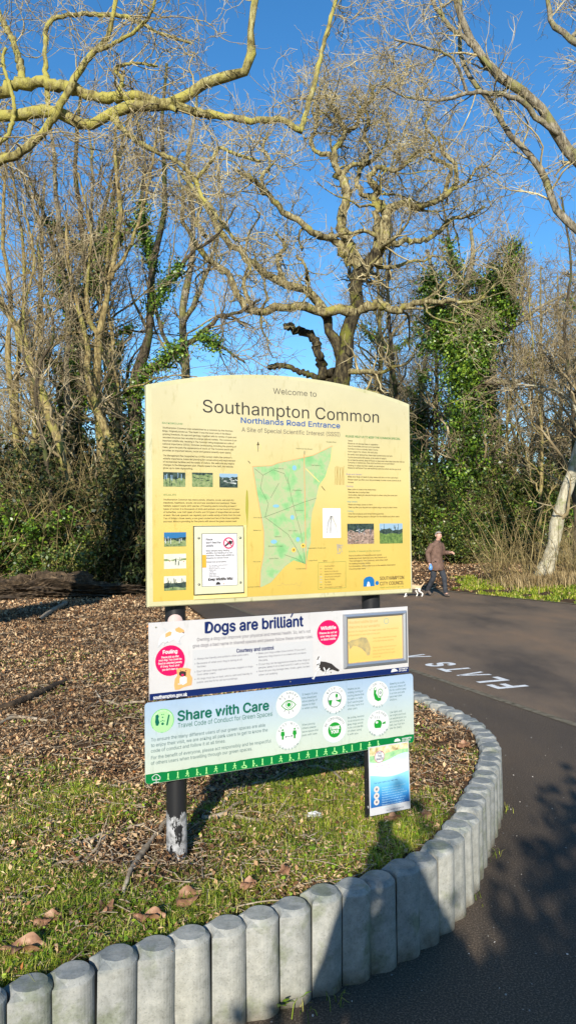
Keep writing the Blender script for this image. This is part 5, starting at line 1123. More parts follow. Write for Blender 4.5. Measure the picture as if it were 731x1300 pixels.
for k in range(46):      # left wood
    y = rt.uniform(19, 58); x = rt.uniform(-.45*y-3, -.10*y-1.2)
    if x > lroad(y)-1.0: continue
    if all((x-a)**2+(y-b)**2 > 2.4 for a, b in spots): spots.append((x, y)); k_ = rt.choice([0, 1, 2, 2, 3, 4, 5, 5]); place(PT[k_], x, y, rt.uniform(.8, 1.1), kinds[k_]+' in the wood to the left of the sign', 'bare woodland trees left of the sign', 'tree')
for k in range(125):      # right wood
    y = rt.uniform(29, 60); x = rt.uniform(.06*y, .47*y+3)
    if y < 34 and x < 8: continue
    if abs(x/y-.08) < .035 and y < 30: continue
    if x < 3.4+(y-30)*.05: continue
    if all((x-a)**2+(y-b)**2 > 3 for a, b in spots): spots.append((x, y)); k_ = rt.choice([0, 1, 1, 2, 3, 4, 4, 5]); place(PT[k_], x, y, rt.uniform(.95, 1.3), kinds[k_]+' in the wood beyond the road to the right', 'bare woodland trees beyond the road', 'tree')
for x, y, k_, s in ((10.5, 22, 4, .9), (13, 25, 1, .85), (8.9, 26.5, 2, .9), (11, 29, 0, .9)):
    place(PT[k_], x, y, s, kinds[k_]+' in the wood beyond the road to the right', 'bare woodland trees beyond the road', 'tree')
# trees behind the camera whose shadows fall across the scene
for x, y, k_, s in ((-9.5, -13, 4, .85), (7.5, -13, 1, .75), (12, -6, 4, .8), (14, 4, 0, .9)):
    place(PT[k_], x, y, s, kinds[k_]+' on the near side of the path behind the viewer', 'bare trees behind the viewer', 'tree')
# ================================================================== understorey
def proto_shrub(name, seed, n, H, ang, mt, ml=None, leaves=0, lsize=(.05, .1), arch=-.05, kids=5, r0=.014, lowleaf=0, kidlen=.5):
    g = np.random.default_rng(seed); base = np.zeros((n, 3)); base[:, :2] = g.normal(size=(n, 2))*.22; base[:, 2] = -.1
    az = g.uniform(0, 2*PI, n); el = np.radians(g.uniform(ang[0], ang[1], n)); d = np.stack([np.cos(az)*np.cos(el), np.sin(az)*np.cos(el), np.sin(el)], 1)
    L = H*g.uniform(.5, 1.15, n); Mj = 9; P = np.empty((n, Mj+1, 3)); P[:, 0] = base; c = base.copy()
    for j in range(Mj):
        d = unit(d+g.normal(size=d.shape)*.09+np.array([0, 0, arch*(j/Mj)*2])); c = c+d*(L/Mj)[:, None]; P[:, j+1] = c
    R = r0*g.uniform(.5, 1.2, (n, 1))*np.linspace(1, .25, Mj+1)[None]
    K = spawn(P, R, kids, .2, 1, (20, 65), [H*kidlen*.6], 5, .2, .02, .6, .004, (.4, 1.3), rs=g); K2 = spawn(*K, 4, .2, 1, (20, 65), [H*kidlen*.28], 3, .2, .0, .6, .0032, (.4, 1.3), rs=g)
    t = empty(name, (0, 0, 0)); V, Fs = join([tubes(P, R, 5), tubes(*K, 3), tubes(*K2, 3)]); link('stems', np_mesh('stems', V, Fs, M_[mt]), t, False)
    if leaves:
        A = K[0].reshape(-1, 3); B3 = K2[0].reshape(-1, 3); src = np.concatenate([A, B3, B3]); 
        src = src[src[:, 2] > lowleaf]; i = g.integers(0, len(src), leaves); cc = src[i]+g.normal(size=(leaves, 3))*.07
        v, f = leafquads(cc, g.uniform(*lsize, leaves), g, aspect=.6, normal=np.tile([[0, -.3, .6]], (leaves, 1)), nj=.9); link('foliage', np_mesh('foliage', v, f, M_[ml]), t, False)
    return t
SH = {
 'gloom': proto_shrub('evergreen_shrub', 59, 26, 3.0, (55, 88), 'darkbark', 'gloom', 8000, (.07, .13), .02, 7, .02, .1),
 'holly': proto_shrub('evergreen_shrub', 51, 26, 2.6, (55, 88), 'darkbark', 'holly', 9000, (.06, .12), .02, 7, .02, .1),
 'holly2': proto_shrub('evergreen_shrub', 52, 30, 1.7, (35, 85), 'darkbark', 'holly', 7000, (.05, .10), -.02, 6, .014, .0),
 'bramble': proto_shrub('bramble_bush', 53, 40, 1.5, (20, 80), 'whip', 'bramble', 4200, (.04, .09), -.16, 5, .008, 0),
 'whip': proto_shrub('bare_thicket', 54, 44, 3.0, (40, 86), 'whip', None, 0, arch=-.07, kids=4, r0=.018, kidlen=.45),
 'brown': proto_shrub('bare_thicket', 55, 60, 2.0, (25, 80), 'twigbrown', None, 0, arch=-.12, kids=7, r0=.010, kidlen=.5),
 'ivyb': proto_shrub('ivy_bush', 56, 30, 2.0, (40, 85), 'darkbark', 'ivy', 7000, (.06, .11), -.03, 6, .014, .0),
 'pale': proto_shrub('pale_sucker_clump', 57, 9, 3.4, (50, 84), 'whip', None, 0, arch=-.03, kids=4, r0=.014, kidlen=.3),
}
LB = {'gloom': 'evergreen shrub coloured dark as deep shade', 'holly': 'tall dark evergreen shrub', 'holly2': 'low dark evergreen shrub', 'bramble': 'green and ochre bramble bush', 'whip': 'bare ochre shoots', 'brown': 'tangled brown bare bush', 'ivyb': 'bright ivy covered bush', 'pale': 'clump of pale bare suckers'}
def shrub(kind, x, y, s, side):
    reg = {'L': ('in the thicket left of the sign', 'undergrowth shrubs left of the sign'), 'R': ('in the thicket beyond the road', 'undergrowth shrubs beyond the road'), 'E': ('around the pale leaning trunk', 'suckers around the leaning trunk')}[side]
    place(SH[kind], x, y, s, LB[kind]+' '+reg[0], reg[1], 'shrub')
# left: a front from beside the road round to the far left
cntL = 0
for k in range(105):
    y = 15.3 + (rt.random()**1.6)*24; x = rt.uniform(-.47*y-1, -.10*y)
    if x > lroad(y)-.9: continue
    ymin = 15.6+.9*max(0, x+5)      # the clearing runs further back near the road
    if y < ymin: continue
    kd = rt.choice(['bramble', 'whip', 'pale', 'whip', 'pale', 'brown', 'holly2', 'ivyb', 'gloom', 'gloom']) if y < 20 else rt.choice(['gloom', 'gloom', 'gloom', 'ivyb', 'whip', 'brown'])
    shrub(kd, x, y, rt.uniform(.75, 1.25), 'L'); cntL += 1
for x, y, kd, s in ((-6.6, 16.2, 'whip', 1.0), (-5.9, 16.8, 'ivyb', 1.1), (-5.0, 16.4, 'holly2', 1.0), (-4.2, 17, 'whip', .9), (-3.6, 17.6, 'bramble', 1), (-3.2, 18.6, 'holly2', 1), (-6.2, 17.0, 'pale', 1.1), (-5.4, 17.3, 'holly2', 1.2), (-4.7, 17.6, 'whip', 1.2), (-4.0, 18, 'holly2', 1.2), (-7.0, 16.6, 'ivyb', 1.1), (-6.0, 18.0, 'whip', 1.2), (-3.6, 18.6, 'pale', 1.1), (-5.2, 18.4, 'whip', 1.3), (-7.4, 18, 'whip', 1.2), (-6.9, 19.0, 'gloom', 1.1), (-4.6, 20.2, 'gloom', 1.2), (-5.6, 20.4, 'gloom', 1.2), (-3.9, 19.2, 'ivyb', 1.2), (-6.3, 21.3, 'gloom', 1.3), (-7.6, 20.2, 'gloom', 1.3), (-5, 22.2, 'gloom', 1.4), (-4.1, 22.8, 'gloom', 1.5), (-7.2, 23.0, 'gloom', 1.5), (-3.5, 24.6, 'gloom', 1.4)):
    shrub(kd, x, y, s, 'L')
for k in range(120):
    y = 27.5 + (rt.random()**1.5)*24; x = rt.uniform(.07*y, .47*y+1)
    if y < 29.5 and x < 6.6: continue
    if x < 3.2: continue
    kd = rt.choice(['holly', 'holly', 'holly2', 'ivyb', 'ivyb', 'whip', 'bramble', 'brown', 'holly']) if y < 36 else rt.choice(['holly', 'holly', 'ivyb', 'brown', 'whip'])
    shrub(kd, x, y, rt.uniform(.9, 1.5), 'R')
for x, y, kd, s in ((5.2, 30, 'holly', 1.2), (6.3, 30.4, 'holly', 1.4), (7.4, 30, 'ivyb', 1.3), (8.6, 29.5, 'holly', 1.5), (9.6, 28.4, 'holly', 1.3), (10.8, 27.6, 'ivyb', 1.4), (11.6, 26, 'holly', 1.4), (4.7, 31.5, 'holly', 1.3), (5.8, 32.5, 'holly', 1.7), (7, 33, 'holly', 1.8), (8.2, 32.4, 'holly', 1.8), (9.8, 31.6, 'holly', 1.7), (11.3, 30, 'holly', 1.7), (12.8, 28.5, 'holly', 1.7), (6.0, 29.8, 'whip', 1.1), (7.9, 29.2, 'whip', 1.2), (9.2, 27.6, 'bramble', 1.3), (10.2, 25.6, 'brown', 1.2), (11.2, 24, 'bramble', 1.3), (8.3, 27.8, 'brown', 1)):
    shrub(kd, x, y, s, 'R')
for x, y, s in ((5.5, 19.9, .7), (6.1, 19.5, .95), (6.7, 19.2, .6), (7.4, 19.6, .8), (6.0, 20.8, .9)): shrub('pale', x, y, s, 'E')
for x, y, s in ((6.4, 20.0, .5), (7.4, 19.6, .55), (5.7, 20.6, .5)): shrub('whip', x, y, s, 'E')
# distant wood floor and mass
g = np.random.default_rng(60)
n = 70000; x = g.uniform(-36, 36, n); y = g.uniform(44, 75, n); keep = (np.abs(x/y) < .55); x = x[keep]; y = y[keep]
z = .4 + 5.2*g.random(len(x))**1.5*(.65+.35*np.sin(x*.8+np.sin(y)))
v, f = leafquads(np.stack([x, y, z], 1), g.uniform(.12, .30, len(x)), g, aspect=.6)
tag(link('distant_wood', np_mesh('distant_wood', v, f, M_['holly'])), 'dark far undergrowth filling the wood behind the trees', 'undergrowth', None, 'stuff')
# ================================================================== ground cover
def in_bed(x, y): return seg_dist(x, y, EL)
def view_sample(n, y0, y1, pw, g, xl=-.43, xr=.45):
    u_ = g.random(n); y = y0*(y1/y0)**(u_**pw); return g.uniform(xl*y-.15, xr*y+.15), y
def bits(n, y0, y1, pw, size, g, cond, asp=.5, lift=.02, tilt=.85):
    x, y = view_sample(n, y0, y1, pw, g); m = cond(x, y); x, y = x[m], y[m]; z = height(x, y)
    s = g.uniform(size[0], size[1], len(x))*np.clip(.55+.13*y, .8, 2.4)
    return leafquads(np.stack([x, y, z+g.random(len(x))*lift+.004], 1), s, g, aspect=asp, normal=np.tile([[0, 0, 1.]], (len(x), 1)), nj=tilt)
g = np.random.default_rng(70)
bedc = lambda x, y: in_bed(x, y) > .075
def grassd(x, y):
    """how grassy the bed is, 0..1"""
    dE = in_bed(x, y); nz = fbm(x, y, .55, 21, 3); near = sstep((1.75-dE)/1.1)*sstep((5.6-y)/2.0)
    return np.clip(near*.95 + nz*.95 + .20*sstep((4.3-y)/1.4) - .12, 0, 1)*sstep((6.6-y)/1.8)
pts = []
pts.append(bits(260000, 1.9, 17, .9, (.008, .028), g, lambda x, y: bedc(x, y) & (g.random(len(x)) > .5*grassd(x, y)), .24, .035))
pts.append(bits(20000, 1.9, 16, .9, (.016, .034), g, lambda x, y: bedc(x, y) & (g.random(len(x)) > .6*grassd(x, y)), .6, .04))
x = g.uniform(-.2, 18, 42000); y = g.uniform(17, 31, 42000); dF = -seg_dist(x, y, FL); m = (dF > .12) & ~((dF < 1.9) & (x > .228*y) & (g.random(len(x)) < .75)); x, y = x[m], y[m]
pts.append(leafquads(np.stack([x, y, height(x, y)+.02], 1), g.uniform(.04, .10, len(x)), g, aspect=.6, normal=np.tile([[0, 0, 1.]], (len(x), 1)), nj=.5))
V, Fs = join(pts); tag(link('leaf_litter', np_mesh('leaf_litter', V, Fs, M_['litter'])), 'brown leaf and chip litter over the woodland floor', 'leaf litter', None, 'stuff')
def blades(x, y, h, w_, g, lean=.6):
    n = len(x); z = height(x, y); az = g.uniform(0, 2*PI, n); ln = g.uniform(.15, lean, n); d = np.stack([np.cos(az), np.sin(az)], 1)
    s = np.stack([-d[:, 1], d[:, 0]], 1)*w_[:, None]/2; b = np.stack([x, y, z-.004], 1)
    p1 = b + np.stack([d[:, 0]*h*ln*.35, d[:, 1]*h*ln*.35, h*.6], 1); p2 = b + np.stack([d[:, 0]*h*ln*1.1, d[:, 1]*h*ln*1.1, h*(1-.45*ln)], 1)
    S3 = np.concatenate([s, np.zeros((n, 1))], 1)
    V = np.stack([b-S3, b+S3, p1+S3*.8, p1-S3*.8, p2+S3*.12, p2-S3*.12], 1).reshape(-1, 3); i = np.arange(n)[:, None]*6
    return V, np.concatenate([i+np.array([[0, 1, 2, 3]]), i+np.array([[3, 2, 4, 5]])])
x, y = view_sample(380000, 1.85, 7.5, .8, g); m = bedc(x, y) & (g.random(len(x)) < grassd(x, y)**1.3*(.35+.65*(fbm(x, y, 2.2, 33, 3) > .0))); x, y = x[m], y[m]
hh = g.uniform(.015, .062, len(x))*(.6+.6*grassd(x, y)); pb = [blades(x, y, hh, g.uniform(.0016, .0038, len(x)), g, 1.35)]
print('blades', len(x))
# verge beyond the road
x = g.uniform(3.9, 10, 60000); y = g.uniform(15.5, 22.5, 60000); dF = -seg_dist(x, y, FL); m = (dF > .05) & (dF < 1.9+.4*fbm(x, y, .5, 5)) & (x > .228*y+.35*fbm(x, y, .8, 6)+.35*g.random(len(x))**3) & (fbm(x, y, .9, 12, 3) > -.12-.3*(dF > .8)) ; x, y = x[m], y[m]
pb.append(blades(x, y, g.uniform(.05, .11, len(x)), g.uniform(.014, .026, len(x)), g, 1.0))
# dry tussocks under the leaning trunk
x = g.normal(6.75, .55, 5000); y = g.normal(19.4, .5, 5000); pb2 = blades(x, y, g.uniform(.15, .4, 5000), g.uniform(.010, .02, 5000), g, .9)
tag(link('dry_grass', np_mesh('dry_grass', pb2[0], pb2[1], island('straw', [(0, (.22, .15, .06)), (1, (.50, .38, .20))], .8, .2))), 'straw coloured dry grass around the pale leaning trunk', 'dry grass', None, 'stuff')
# tufts along the foot of the posts, path side
k = g.integers(0, len(row)-1, 1500); k = k[row[k][:, 1] < 7]; off = seg = row[np.minimum(k+1, len(row)-1)]-row[k]; nn = unit(np.stack([off[:, 1], -off[:, 0]], 1)); pick = fbm(row[k][:, 0], row[k][:, 1], 1.6, 44, 2) > .12
k, nn = k[pick], nn[pick]; q_ = row[k]+nn*(.068+np.abs(g.normal(size=(len(k), 1)))*.018)+g.normal(size=(len(k), 2))*.03
vb = blades(q_[:, 0], q_[:, 1], g.uniform(.015, .07, len(k)), g.uniform(.002, .004, len(k)), g, 1.2); zz = vb[0].reshape(-1, 6, 3); zz[:, :, 2] -= (zz[:, 0:1, 2]-0.0) ; pb.append((zz.reshape(-1, 3), vb[1]))
V, Fs = join(pb); tag(link('grass', np_mesh('grass', V, Fs, M_['grass'])), 'short winter grass in the bed and on the far verge', 'grass', None, 'stuff')
# low broad leaves
x, y = view_sample(80000, 1.9, 9.5, .8, g); m = bedc(x, y) & (g.random(len(x)) < np.maximum(.6*grassd(x, y)*(fbm(x, y, 1.3, 55, 3) > .08), .6*(fbm(x, y, .9, 57, 3) > .24)*(y < 9))) ; x, y = x[m], y[m]
n2 = len(x); z = height(x, y)
def rosette(c, size, g, normal):
    n = len(c); nn = unit(normal+g.normal(size=(n, 3))*.5); a = unit(np.cross(nn, g.normal(size=(n, 3)))); b = np.cross(nn, a); s = size[:, None]
    ring = [c + s*.5*(math.cos(t)*a + .82*math.sin(t)*b)+nn*s*(.10 if i % 2 else 0) for i, t in enumerate(np.arange(6)*PI/3)]
    V = np.stack([*ring], 1).reshape(-1, 3); i = np.arange(n)[:, None]*6
    return V, np.concatenate([i+np.array([[0, 1, 2, 3]]), i+np.array([[0, 3, 4, 5]])])
cv = rosette(np.stack([x, y, z+g.uniform(.006, .035, n2)], 1), g.uniform(.006, .019, n2), g, np.tile([[0, 0, 1.]], (n2, 1)))
tag(link('ground_cover', np_mesh('ground_cover', cv[0], cv[1], M_['clover'])), 'small round green weed leaves spread through the bed', 'weeds', None, 'stuff')
# grit and crumbs on the path
x = g.uniform(-.8, 3.2, 2600); y = g.uniform(2.0, 8, 2600); m = (in_bed(x, y) < -.07) ; x, y = x[m], y[m]; dd = -in_bed(x, y); m = g.random(len(x)) < np.exp(-dd*2.2)+.08; x, y = x[m], y[m]
cv = rosette(np.stack([x, y, np.full(len(x), .004)], 1), g.uniform(.003, .010, len(x)), g, np.tile([[0, 0, 1.]], (len(x), 1)))
tag(link('grit', np_mesh('grit', cv[0], cv[1], island('grit', [(0, (.10, .09, .08)), (1, (.5, .47, .42))], .9))), 'loose pale grit scattered on the dark path', 'grit', None, 'stuff')
# ---- single fallen leaves
def curled(px, py, L, W, rz, curl=.6, label='', zadd=.03, tilt=0):
    p = at_z(px, py, .31); bm = bmesh.new(); n, m_ = 9, 6; grid = []
    for i in range(n+1):
        u_ = i/n; wv = W*math.sin(PI*min(1, u_*1.02))**.7*(1+.08*math.sin(u_*31+px)); rowv = []
        for j in range(m_+1):
            v_ = j/m_*2-1; x_ = (u_-.5)*L; y_ = v_*wv/2; z_ = curl*abs(v_)**1.5*wv*.5 + .015*math.sin(u_*7+v_*3) + tilt*x_
            rowv.append(bm.verts.new((x_, y_, z_)))
        grid.append(rowv)
    for i in range(n):
        for j in range(m_): bm.faces.new((grid[i][j], grid[i+1][j], grid[i+1][j+1], grid[i][j+1]))
    bmesh.ops.remove_doubles(bm, verts=bm.verts, dist=.0004)
    o = link('fallen_leaf', bm_mesh('fallen_leaf', bm, M_['bigleaf'], True)); z = float(height(np.array([p.x]), np.array([p.y]))[0])
    o.location = (p.x, p.y, z+zadd); o.rotation_euler = (.1, .05, rz); tag(o, label, 'leaf', 'large curled brown leaves lying in the bed')
M_['bigleaf'] = noisy('curled brown leaf', [(.3, (.12, .055, .028)), (.55, (.26, .135, .075)), (.75, (.40, .25, .16))], 30, .55, .4, .004)
for a in ((30, 1208, .15, .075, .2, .7, 'long curled brown leaf nearest the lower left corner'), (62, 1172, .10, .06, .5, .4, 'pale brown leaf behind the fourth edging post from the corner'), (190, 1167, .11, .05, .1, .6, 'dark brown leaf left of the broad leaf before the post foot'), (240, 1142, .12, .085, .9, .5, 'broad brown leaf lying just below the foot of the left post'), (315, 1131, .065, .05, .4, .5, 'small tan leaf right of the broad leaf below the post'), (362, 1109, .06, .04, 1.2, .5, 'upright orange leaf in the grass under the white scrap'), (497, 1046, .07, .05, .2, .5, 'orange leaf at the lower edge of the wave poster'), (541, 1042, .06, .05, .9, .4, 'tan leaf right of the wave poster'), (588, 948, .09, .06, .4, .5, 'orange leaf beside the far curve of edging posts'), (135, 1155, .07, .05, 1.9, .5, 'curled reddish leaf left of the mossy stick')): curled(*a[:4], a[4], a[5], a[6])
# ---- fallen branches
def stick(name, label, limbs, mat, zb=.30, cat='fallen branch', kid=0, seed=1, lift=None):
    P = []; R = []; g = np.random.default_rng(seed)
    for L in limbs:
        pts = []
        for j, (x, y, r) in enumerate(L):
            p = at_z(x, y, zb); z = float(height(np.array([p.x]), np.array([p.y]))[0]); d_ = p.y; up_ = (lift[j] if lift else .012+.012*(j % 2))
            pts.append((p.x, p.y, z+r*d_/F*.6+up_))
        rs = [r*at_z(x, y, zb).y/F for x, y, r in L]; Pc = catmull(pts, 4); Rc = np.interp(np.arange(len(Pc))/4, np.arange(len(L)), rs); a, b = resn(Pc, Rc, 18); P.append(a); R.append(b)
    P = np.stack(P); R = np.stack(R); pa = [tubes(P+g.normal(size=P.shape)*.0025, bumpy(P, R, g, .2), 7)]
    if kid: q_ = spawn(P, R, kid, .2, .95, (30, 70), [.16], 4, .2, .01, .5, .0015, (.4, 1.5), rs=g); pa.append(tubes(*q_, 4))
    V, Fs = join(pa); c0 = P[0, 0]; o = link(name, np_mesh(name, V-c0, Fs, mat, True)); o.location = c0; tag(o, label, cat)
stick('fallen_branch', 'mossy stick leaning diagonally in the grass left of the post foot', [[(157, 1142, 1.6), (165, 1120, 3), (173, 1102, 4.4), (184, 1085, 4), (197, 1068, 3.4), (212, 1052, 3)]], M_['deadwood'], kid=2, seed=2)
stick('fallen_branch', 'long thin curved stick lying left of the post in shaded weeds', [[(62, 1104, 1.6), (85, 1098, 2), (108, 1092, 2.2), (130, 1076, 2), (148, 1060, 1.8), (184, 1050, 1.4)], [(95, 1076, 1), (120, 1068, 1.4), (140, 1058, 1.2), (158, 1054, 1)]], M_['deadwood'], kid=3, seed=3)
stick('fallen_branch', 'forked pale dead branch with three prongs right of the left post', [[(258, 1043, 3), (278, 1042, 3), (290, 1038, 2.6), (318, 1040, 2), (348, 1036, 1.6), (372, 1026, 1.2), (388, 1017, .9)], [(284, 1038, 2.4), (300, 1030, 2), (316, 1018, 1.8), (326, 1008, 1.4), (336, 997, 1)], [(283, 1034, 2), (288, 1018, 1.8), (300, 1004, 1.6), (322, 996, 1.8), (345, 990, 1.6), (366, 981, 1.2)]], M_['deadwood'], kid=2, seed=4)
stick('fallen_branch', 'thin bent twig lying beneath the green strip of the lower board', [[(382, 978, 1.3), (400, 976, 1.6), (420, 982, 1.6), (432, 992, 1.3), (446, 1002, 1)]], M_['deadwood'], kid=2, seed=5)
stick('fallen_branch', 'dark broken bough lying at the left edge in the leaf litter', [[(-12, 903, 3), (14, 899, 4.4), (40, 888, 4.6), (62, 877, 4), (84, 866, 3.4)]], M_['darkwood'], kid=3, seed=6)
stick('fallen_branch', 'slender grey branch lying below the dark broken bough', [[(-8, 925, 2), (16, 914, 2.4), (40, 913, 2.2), (62, 917, 1.4)]], M_['deadwood'], kid=4, seed=7)
stick('fallen_branch', 'pale stick pointing at the lower left corner of the middle board', [[(110, 900, 1), (130, 889, 1.8), (150, 893, 1.8), (184, 891, 1.4)], [(130, 889, 1.2), (122, 880, 1)]], M_['deadwood'], kid=2, seed=8)
stick('fallen_branch', 'straight thin stick lying level with the pink disc at mid left', [[(118, 852, .9), (140, 845, 1.3), (164, 841, 1)]], M_['darkwood'], kid=1, seed=9)
stick('fallen_branch', 'ochre log end lying in front of the uprooted stump', [[(50, 787, 3), (62, 779, 3), (84, 765, 2.6)]], M_['deadwood'], zb=.40, seed=10)
stick('fallen_branch', 'thin white stick beneath the wave poster', [[(462, 1034, 1), (470, 1043, 1.2), (478, 1049, 1), (470, 1056, .9)]], M_['palebark'], kid=1, seed=11)
stick('fallen_branch', 'short pale stick crossing the litter at far lower left', [[(-6, 1152, 1.5), (20, 1146, 2), (44, 1144, 1.4)]], M_['deadwood'], kid=1, seed=12)
stick('fallen_branch', 'long bleached stick lying in front of the uprooted stump', [[(60, 752, .9), (64, 725, 1.1), (82, 713, 1.2), (90, 700, 1)], ], M_['palebark'], zb=.45, seed=13, lift=[.0, .5, .8, 1.1])
# many small twigs in the litter: nobody could count them
x, y = view_sample(4800, 1.95, 15, .9, g); m = bedc(x, y); x, y = x[m], y[m]; z = height(x, y); az = g.uniform(0, 2*PI, len(x)); L = g.uniform(.04, .30, len(x)); j = np.linspace(-.5, .5, 5)
P = np.stack([x[:, None]+np.cos(az)[:, None]*L[:, None]*j+g.normal(size=(len(x), 5))*.004, y[:, None]+np.sin(az)[:, None]*L[:, None]*j+g.normal(size=(len(x), 5))*.004, z[:, None]+.018+g.normal(size=(len(x), 5))*.006], -1)
R = np.full((len(x), 5), 1.)*g.uniform(.0012, .0034, (len(x), 1)); v, f = tubes(P, R, 4)
tag(link('small_twigs', np_mesh('small_twigs', v, f, M_['deadwood'])), 'small broken twigs strewn through the leaf litter', 'twigs', None, 'stuff')
# ---- uprooted stump / soil bank at left
g = np.random.default_rng(81); p = at_z(40, 757, .40); bm = bmesh.new(); bmesh.ops.create_icosphere(bm, subdivisions=6, radius=1)
cs = np.array([v_.co[:] for v_ in bm.verts]); r_ = 1+.30*fbm(cs[:, 0]*1.3+3+cs[:, 2], cs[:, 1]*1.3+cs[:, 2]*1.7, .9, 91, 4)+.16*fbm(cs[:, 0]*4+cs[:, 2]*5, cs[:, 1]*5-cs[:, 2]*3, 1.2, 92, 4)
for v_, c, q_ in zip(bm.verts, cs, r_): v_.co = Vector((c[0]*1.9*q_, c[1]*.75*q_, c[2]*.30*q_*(1+.35*math.sin(c[0]*5+1))-.03))
o = link('uprooted_stump', bm_mesh('uprooted_stump', bm, M_['darkwood'], False)); o.location = (p.x, p.y+.25, p.z+.06); o.rotation_euler = (0, 0, rad(14)); tag(o, 'low dark mound of uprooted soil and roots at the left edge', 'stump')
line = (np.array([[[-1.8, -.1, .0], [-.6, -.3, .08], [.6, -.3, .05], [1.9, -.05, 0]]]), np.full((1, 4), .04))
ra = spawn(*line, 150, 0, 1, (50, 130), [.5], 6, .45, .0, .5, .006, (.3, 1.5), rs=g); rb = spawn(*ra, 3, .2, 1, (30, 80), [.22], 4, .4, .0, .6, .004, (.4, 1.4), rs=g)
V, Fs = join([tubes(*ra, 4), tubes(*rb, 3)]); ob = bpy.data.objects.new('roots', np_mesh('roots', V, Fs, noisy('root bark', [(.3, (.05, .034, .02)), (.55, (.19, .13, .075)), (.75, (.38, .29, .18))], 5, .9, 0))); C.objects.link(ob); ob.parent = o
# ---- litter scrap
bm = bmesh.new(); bmesh.ops.create_icosphere(bm, subdivisions=3, radius=1)
for v_ in bm.verts:
    c = v_.co; r_ = 1+.5*math.sin(c.x*7+c.y*4)*math.cos(c.z*6+c.y*5); v_.co = Vector((c.x*.040*r_, c.y*.022*r_, c.z*.012*r_))
p = at_z(399, 1032, .31); o = link('paper_scrap', bm_mesh('paper_scrap', bm, I('dirty white paper', (.62, .62, .64)), False)); o.location = (p.x, p.y, float(height(np.array([p.x]), np.array([p.y]))[0])+.02); tag(o, 'crumpled white paper scrap lying in the grass of the bed', 'litter')
# ---- dandelion at the foot of the posts
def dandelion(px, py, s, label, zz=0.0, n=11, seed=1):
    g = random.Random(seed); p = at_z(px, py, zz); t = empty('weed_plant', (p.x, p.y, zz), 0, label, 'weed', 'weeds growing from the foot of the edging posts')
    for k in range(n):
        a = g.uniform(0, 2*PI); L = s*g.uniform(.6, 1.1); up_ = g.uniform(.5, 1.4); bm = bmesh.new(); prev = None
        for i in range(8):
            u_ = i/7; r_ = L*u_*math.cos(up_*(1-.45*u_)); z_ = L*u_*math.sin(up_*(1-.35*u_)); w_ = L*.13*(math.sin(PI*min(1, u_*.9+.08)))*(1.25 if i % 2 else .7)
            c = Vector((math.cos(a)*r_, math.sin(a)*r_, z_)); sd_ = Vector((-math.sin(a), math.cos(a), 0))*w_
            cur = (bm.verts.new(c-sd_), bm.verts.new(c+Vector((0, 0, -w_*.3))), bm.verts.new(c+sd_))
            if prev: bm.faces.new((prev[0], cur[0], cur[1], prev[1])); bm.faces.new((prev[1], cur[1], cur[2], prev[2]))
            prev = cur
        link('leaf', bm_mesh('leaf', bm, M_['weed']), t, False)
M_['weed'] = plain('fresh weed green', (.16, .28, .02), .5)
dandelion(361, 1278, .10, 'fresh green weed at the foot of the bottom row of posts', 0, 12, 3)
dandelion(316, 1225, .03, 'tiny seedling in the joint between two near posts', .14, 5, 5)
# ---- shrub behind the viewer casting the dappled shade at lower right
hb_ = proto_shrub('evergreen_shrub', 58, 40, 2.9, (38, 88), 'darkbark', 'holly', 30000, (.07, .14), -.02, 8, .018, .1)
hb_.location = (1.45, -3.2, 0); hb_.scale = (.97, .97, .97); tag(hb_, 'evergreen shrub behind the viewer shading the lower right path', 'shrub')

h2_ = copy_tree(hb_); h2_.location = (-3.45, -3.7, 0); h2_.rotation_euler = (0, 0, 2); h2_.scale = (.95, .95, .95); tag(h2_, 'evergreen shrub behind the viewer shading the lower left weeds', 'shrub')
# ================================================================== people and dog
def skin_mesh(name, nodes, edges, root, mat, sub=2, extra=None):
    names = list(nodes); me = bpy.data.meshes.new('tmp'); me.from_pydata([nodes[n][:3] for n in names], [(names.index(a), names.index(b)) for a, b in edges], [])
    o = bpy.data.objects.new('tmp', me); C.objects.link(o); sk = o.modifiers.new('s', 'SKIN'); sk.use_smooth_shade = True
    if not me.skin_vertices: pass
    for n, sv in zip(names, me.skin_vertices[0].data):
        r = nodes[n][3]; sv.radius = (r, nodes[n][4] if len(nodes[n]) > 4 else r); sv.use_root = (n == root)
    ss = o.modifiers.new('u', 'SUBSURF'); ss.levels = sub; ss.render_levels = sub
    bpy.context.view_layer.update(); dg = bpy.context.evaluated_depsgraph_get()
    out = bpy.data.meshes.new_from_object(o.evaluated_get(dg)); out.name = name; bpy.data.objects.remove(o); bpy.data.meshes.remove(me)
    if extra:      # add finger tubes etc. into the same mesh
        bm = bmesh.new(); bm.from_mesh(out)
        for v, f in extra:
            vs_ = [bm.verts.new(tuple(p)) for p in v]
            for q in f: bm.faces.new([vs_[i] for i in q])
        bm.to_mesh(out); bm.free()
    out.materials.clear(); out.materials.append(mat)
    for p in out.polygons: p.use_smooth = True
    return out
def capsule_chain(pts, rs, k=6):
    P = np.array([pts], float); R = np.array([rs], float)
    d = unit(P[:, -1]-P[:, -2]); P = np.concatenate([P, P[:, -1:]+d[:, None]*rs[-1]*.7], 1); R = np.concatenate([R, R[:, -1:]*.45], 1)
    v, f = tubes(P, R, k); n = len(v); cap = np.array([[n-k+i for i in range(4)]]) if k == 4 else None
    return v, f
